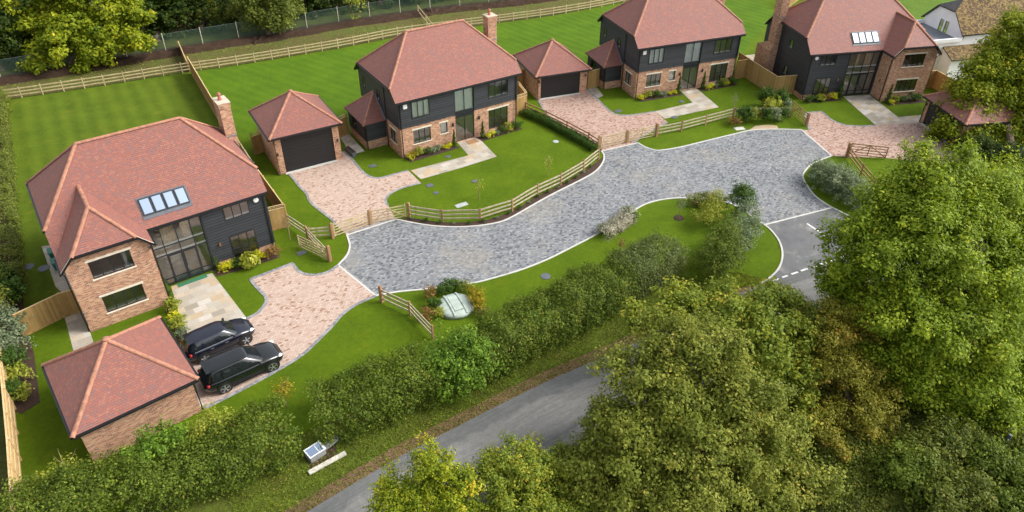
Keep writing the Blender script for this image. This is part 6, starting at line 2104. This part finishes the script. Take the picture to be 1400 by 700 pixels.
# ------------------------------------------------------------------ trees
tree('ash_tree', 'very large bright green ash tree over the lane at the right', W(1236, 528),
     [lobe(1266, 246, 36, 48), lobe(1325, 268, 36.5, 50), lobe(1378, 262, 37.5, 46), lobe(1212, 306, 35, 42), lobe(1268, 312, 33.5, 62), lobe(1345, 330, 33.5, 60), lobe(1395, 330, 35, 50), lobe(1172, 345, 34, 46), lobe(1228, 372, 32, 60),
      lobe(1312, 395, 31.5, 62), lobe(1386, 392, 33, 54), lobe(1172, 425, 32.5, 44), lobe(1240, 440, 30, 52), lobe(1312, 462, 29.5, 50), lobe(1368, 440, 31, 44), lobe(1290, 520, 29, 42), lobe(1334, 545, 28, 40), lobe(1372, 562, 28, 26), lobe(1270, 562, 29, 36), lobe(1226, 498, 29.5, 40), lobe(1246, 540, 29, 38), lobe(1310, 580, 27.5, 34), lobe(1350, 510, 29, 40), lobe(1388, 500, 30, 36), lobe(1148, 392, 33.5, 30), lobe(1420, 300, 36, 46)],
     'ash leaves', .36, leaf=.165, dens=2.1, clump=.62, per=62, bark='pale bark', droop=.18, flat=.62)
tree('field_maple', 'dull olive green tree filling the foreground centre right', W(930, 742),
     [lobe(905, 478, 26.5, 46), lobe(962, 484, 26.5, 54), lobe(866, 524, 25, 48), lobe(928, 540, 24.5, 64), lobe(1004, 540, 25, 58), lobe(822, 580, 24, 40), lobe(880, 604, 23, 60), lobe(962, 614, 22.5, 66), lobe(1040, 600, 24, 52),
      lobe(800, 648, 22.5, 44), lobe(850, 684, 21.5, 58), lobe(932, 694, 21, 66), lobe(1020, 680, 22, 60), lobe(1084, 672, 23, 48)],
     'olive leaves', .30, leaf=.15, dens=2.6, clump=.5, per=52, flat=.8)
tree('sycamore', 'yellow tinged tree behind the olive tree at the lane corner', W(1010, 560),
     [lobe(884, 448, 30.5, 30), lobe(930, 434, 31, 42), lobe(990, 424, 31.5, 46), lobe(1048, 430, 31.5, 46), lobe(1090, 452, 31, 36), lobe(1020, 478, 29.5, 52), lobe(1080, 505, 29, 46), lobe(1092, 560, 27.5, 42), lobe(1060, 600, 26.5, 36)],
     'autumn leaves', .26, leaf=.18, dens=2.2, clump=.5, per=48, flat=.7)
tree('hornbeam', 'russet tinged tree between the olive tree and the big ash', W(1160, 610),
     [lobe(1124, 446, 31, 38), lobe(1166, 452, 31, 38), lobe(1146, 496, 29, 52), lobe(1188, 512, 29, 36), lobe(1160, 556, 27.5, 48), lobe(1196, 566, 28, 30), lobe(1120, 606, 26, 42), lobe(1172, 612, 26.5, 42), lobe(1110, 660, 24.5, 40), lobe(1150, 660, 25, 42), lobe(1190, 650, 26, 32)],
     'russet leaves', .24, leaf=.13, dens=3.0, clump=.42, per=46, flat=.6)
for lab, ps in (('low bramble bush right of the russet tree trunk', ((1222, 655), (1246, 648), (1234, 672))), ('wide bramble bush at the bottom edge left of the marker post', ((1290, 676), (1320, 684), (1300, 704), (1270, 700))),
                ('bramble bush at the bottom right corner', ((1385, 672), (1405, 690), (1370, 700), (1400, 650))), ('bramble bush right below the marker post', ((1346, 646), (1330, 634))), ('bramble bush under the low ash boughs', ((1276, 622), (1300, 612), (1258, 632)))):
    bush(lab, [G(x, y, random.uniform(.5, .8), random.uniform(.9, 1.3), rz=random.uniform(.6, 1.0)) for x, y in ps], 'bramble leaves' if 'wide' in lab or 'under' in lab else 'hedge leaves', .14, name='bramble_bush')
tree('young_oak', 'yellow green tree at the bottom edge beside the lane', W(590, 790),
     [lobe(592, 650, 20.5, 36), lobe(556, 676, 20, 38), lobe(622, 678, 20, 34), lobe(585, 706, 19.5, 46), lobe(536, 714, 19, 36), lobe(636, 716, 19.5, 36)],
     'maple leaves', .14, leaf=.12, dens=4.2, clump=.36, per=44)
tree('hawthorn', 'bushy tree with orange tints at the bottom edge, right of the yellow green one', W(705, 770),
     [lobe(698, 630, 22, 30), lobe(668, 664, 21, 36), lobe(716, 662, 21.5, 40), lobe(752, 640, 22.5, 36), lobe(690, 706, 20, 44), lobe(742, 700, 20.5, 44), lobe(790, 690, 21.5, 36)],
     'autumn leaves', .14, leaf=.12, dens=4.2, clump=.36, per=44)
tree('lime_tree', 'yellow green tree before the cottage at the right edge', W(1392, 262),
     [lobe(1402, 58, 66, 34), lobe(1382, 96, 65, 32), lobe(1404, 118, 64, 38), lobe(1352, 142, 63, 26), lobe(1380, 152, 62.5, 36), lobe(1362, 190, 61.5, 36), lobe(1398, 206, 61, 42), lobe(1350, 214, 60.5, 30), lobe(1384, 226, 60, 34), lobe(1408, 170, 62, 40), lobe(1340, 176, 62, 34), lobe(1326, 156, 62.5, 28), lobe(1348, 104, 64, 24), lobe(1332, 130, 63, 24), lobe(1308, 186, 61, 26), lobe(1330, 200, 60.5, 30), lobe(1384, 200, 61, 38), lobe(1432, 90, 65, 44)],
     'maple leaves', .3, leaf=.24, dens=2.2, clump=.7, per=52, boughs=0)
bush('dark green bush below the yellow green tree at the right edge', [G(1336, 226, 1.1, 1.7), G(1362, 236, 1.2, 1.9), G(1392, 244, 1.4, 2.1), G(1318, 214, .8, 1.1), G(1420, 250, 1.4, 2.2)], 'dark leaves', .22, dens=2.4, clump=.45)

def back_tree(name, label, base, crown, mat, r0, n, leaf=.34, **kw):
    b = W(*base)
    L = []
    for (px_, py_, dY, r) in crown:
        c = atY(px_, py_, b.y + dY)
        L.append((tuple(c), (r, r, r * .9)))
    return tree(name, label, b, L, mat, r0, leaf=leaf, **kw)
kw = dict(dens=.9, clump=.95, per=62)
back_tree('maple_tree', 'big yellow green maple tree behind the back fence at the top left', (98, 92), [(60, 40, 2, 2.8), (110, 25, 3, 3.0), (150, 55, 1.5, 2.6), (100, 62, 0, 2.6), (60, 84, -.5, 1.9), (132, 82, 0, 1.7), (170, 30, 3, 2.6), (40, 8, 4, 3), (120, -14, 5, 3.6), (185, 62, 1.5, 1.3)], 'maple leaves', .4, 0, leaf=.34, dens=1.1, clump=.8, per=60)
back_tree('wood_tree', 'dark tree left of the big maple at the top left corner', (0, 96), [(-20, 40, 2, 3.4), (10, 20, 3, 3.2), (-10, 72, 1, 2.6), (20, 62, 2, 2.2), (-30, 0, 5, 4)], 'dark leaves', .35, 0, **kw)
back_tree('wood_tree', 'dark tree right of the big maple', (215, 56), [(205, 20, 3, 2.6), (230, 4, 4, 2.8), (190, 0, 5, 3.2), (222, 38, 2, 1.8), (250, -20, 6, 3.4)], 'dark leaves', .3, 0, **kw)
back_tree('wood_tree', 'dull olive tree between the maple and the willow', (275, 42), [(268, 12, 3, 2.5), (292, 0, 4, 2.6), (255, -4, 5, 2.8), (300, 22, 2.5, 1.8), (280, -24, 6, 3.4)], 'olive leaves', .3, 0, **kw)
back_tree('willow_tree', 'drooping grey green willow in front of the wire fence', (368, 50), [(362, 12, 1, 2.5), (385, 8, 1.4, 2.0), (340, 8, 1.4, 2.1), (364, 30, .3, 2.0), (388, 26, .6, 1.4), (345, 27, .6, 1.4), (362, -14, 2, 2.8)], 'willow leaves', .25, 0, leaf=.24, dens=1.5, clump=.7, per=60, flat=.9, droop=.7)
back_tree('wood_tree', 'dark tree right of the drooping willow', (430, 22), [(425, -2, 3, 2.6), (452, -6, 4, 2.6), (405, -8, 4, 2.8), (440, 10, 2, 1.5)], 'dark leaves', .3, 0, **kw)
back_tree('wood_tree', 'dark tree above the thin yellow shrub of the wire fence', (520, 6), [(505, -10, 3, 2.8), (540, -14, 3, 2.8), (480, -10, 4, 2.4), (560, -8, 3, 2)], 'dark leaves', .3, 0, **kw)
back_tree('wood_tree', 'dark tree at the top edge above the crossing fence', (610, -6), [(590, -20, 3, 2.6), (625, -22, 3, 2.6), (650, -24, 3, 2.4)], 'dark leaves', .3, 0, **kw)
bush('thin yellowish shrub growing through the wire fence', [G(487, 31, 1.4, .9, rz=1.5), G(480, 28, 2.4, .8, rz=1.0), G(494, 27, 1.8, .8, rz=1.1)], 'yellow green leaves', .2, dens=1.6, per=12)
for i, (a_, b_) in enumerate((((-60, 112), (60, 88)), ((60, 88), (190, 66)), ((190, 66), (330, 44)), ((330, 44), (480, 22)), ((480, 22), (640, 2)), ((640, 2), (800, -20)))):
    A, B_ = W(*a_), W(*b_)
    n = Vector((-(B_ - A).y, (B_ - A).x, 0)).normalized() * 3.2
    hedge(['leftmost stretch of dark undergrowth behind the wire fence', 'dark undergrowth under the big maple behind the wire fence', 'dark undergrowth left of the willow behind the wire fence', 'dark undergrowth right of the willow behind the wire fence',
           'dark undergrowth above the crossing fence', 'dark undergrowth at the top edge beyond the second house'][i], [A + n, B_ + n], 3.6 if i < 4 else 2.4, 4.2, 'dark leaves', .30, 75, name='undergrowth', cat='thicket', lump=.5)

# ------------------------------------------------------------------ rough growth
def scatter(poly, n, hfun, mat, leaf, name, label, jit=.9, up=.7, aspect=.5):
    P = [Vector((p[0], p[1])) for p in poly]
    x0, x1 = min(p.x for p in P), max(p.x for p in P)
    y0, y1 = min(p.y for p in P), max(p.y for p in P)
    X = RNG.uniform(x0, x1, n * 3); Y = RNG.uniform(y0, y1, n * 3)
    ins = np.zeros(len(X), bool)
    j = len(P) - 1
    for i in range(len(P)):
        xi, yi, xj, yj = P[i].x, P[i].y, P[j].x, P[j].y
        c = ((yi > Y) != (yj > Y)) & (X < (xj - xi) * (Y - yi) / (yj - yi + 1e-12) + xi)
        ins ^= c
        j = i
    X, Y = X[ins][:n], Y[ins][:n]
    hh = hfun(X, Y)
    Zc = hh * RNG.uniform(.15, 1, len(X)) ** .6 - .02
    N = RNG.normal(0, .5, (len(X), 3)); N[:, 2] += up
    T = RNG.normal(.45, .2, len(X)) + (np.sin(X * 1.3 + 2 * np.sin(Y)) * np.sin(Y * 1.7)) * .15
    o = leaf_mesh(name, np.stack([X, Y, Zc], 1), N, leaf, T, mat, aspect=aspect, jitter=jit)
    o['kind'] = 'stuff'
    o['label'] = label
    o['category'] = 'undergrowth'
    return o
def lump(a, b, f):
    c = RNG.uniform(-1, 1, (260, 2)) * np.array([60, 45]) + np.array([5, 45])
    s = RNG.uniform(.4, 1.6, 260) / f * 1.3
    hgt = RNG.uniform(.35, 1, 260)
    def fun(X, Y):
        o = np.zeros(len(X))
        for (x, y), q, g in zip(c, s, hgt):
            o = np.maximum(o, g * np.exp(-((X - x) ** 2 + (Y - y) ** 2) / (2 * q * q)))
        return a + (b - a) * o
    return fun
scatter(px((1060, 640), (1180, 585), (1300, 560), (1420, 520), (1500, 640), (1480, 790), (1020, 790)), 80000, lump(.12, 1.25, .8), 'bramble leaves', .15, 'brambles', 'tangle of brambles under the ash tree at the lower right', up=.9, aspect=.65)
scatter([p for p in lane_n[3:k_end]] + list(reversed(vn[3:k_end])), 52000, lump(.04, .26, 2.2), 'verge blades', .13, 'verge_grass', 'rough grass and weeds between the lane and the hedge', up=.4, aspect=.22)
scatter(px((1060, 650), (1180, 600), (1300, 570), (1420, 530), (1500, 640), (1480, 790), (1020, 790)), 15000, lump(.2, .9, 1.0), 'dry grass blades', .32, 'rough_grass', 'long olive grass among the brambles at the lower right', up=.5, aspect=.12)
vs2 = [p - Vector((-(LANE_N[-1] - LANE_N[0]).y, (LANE_N[-1] - LANE_N[0]).x, 0)).normalized() * 5.3 for p in lane_n[8:]]
vs3 = [p - Vector((-(LANE_N[-1] - LANE_N[0]).y, (LANE_N[-1] - LANE_N[0]).x, 0)).normalized() * 13 for p in lane_n[8:]]
scatter(vs2 + list(reversed(vs3)), 60000, lump(.05, .6, 1.1), 'bramble leaves', .17, 'undergrowth', 'dark undergrowth beneath the trees beside the lane', up=.9, aspect=.6)
scatter(px((-40, 143), (143, 116), (337, 87), (550, 48.5), (850, 2), (850, -5), (686, 8), (572, 22), (479, 36), (339, 59), (231, 77), (28, 112), (-40, 124)), 16000, lump(.03, .22, .9), 'verge blades', .2, 'strip_grass', 'thin weeds on the brown strip behind the rail fence', up=.4, aspect=.25)
scatter(px((960, 395), (975, 372), (1010, 372), (1045, 382), (1036, 390), (1000, 396)), 5000, lump(.05, .4, 2.5), 'verge blades', .15, 'verge_grass', 'yellowish long grass at the tip of the grass island', up=.4, aspect=.2)
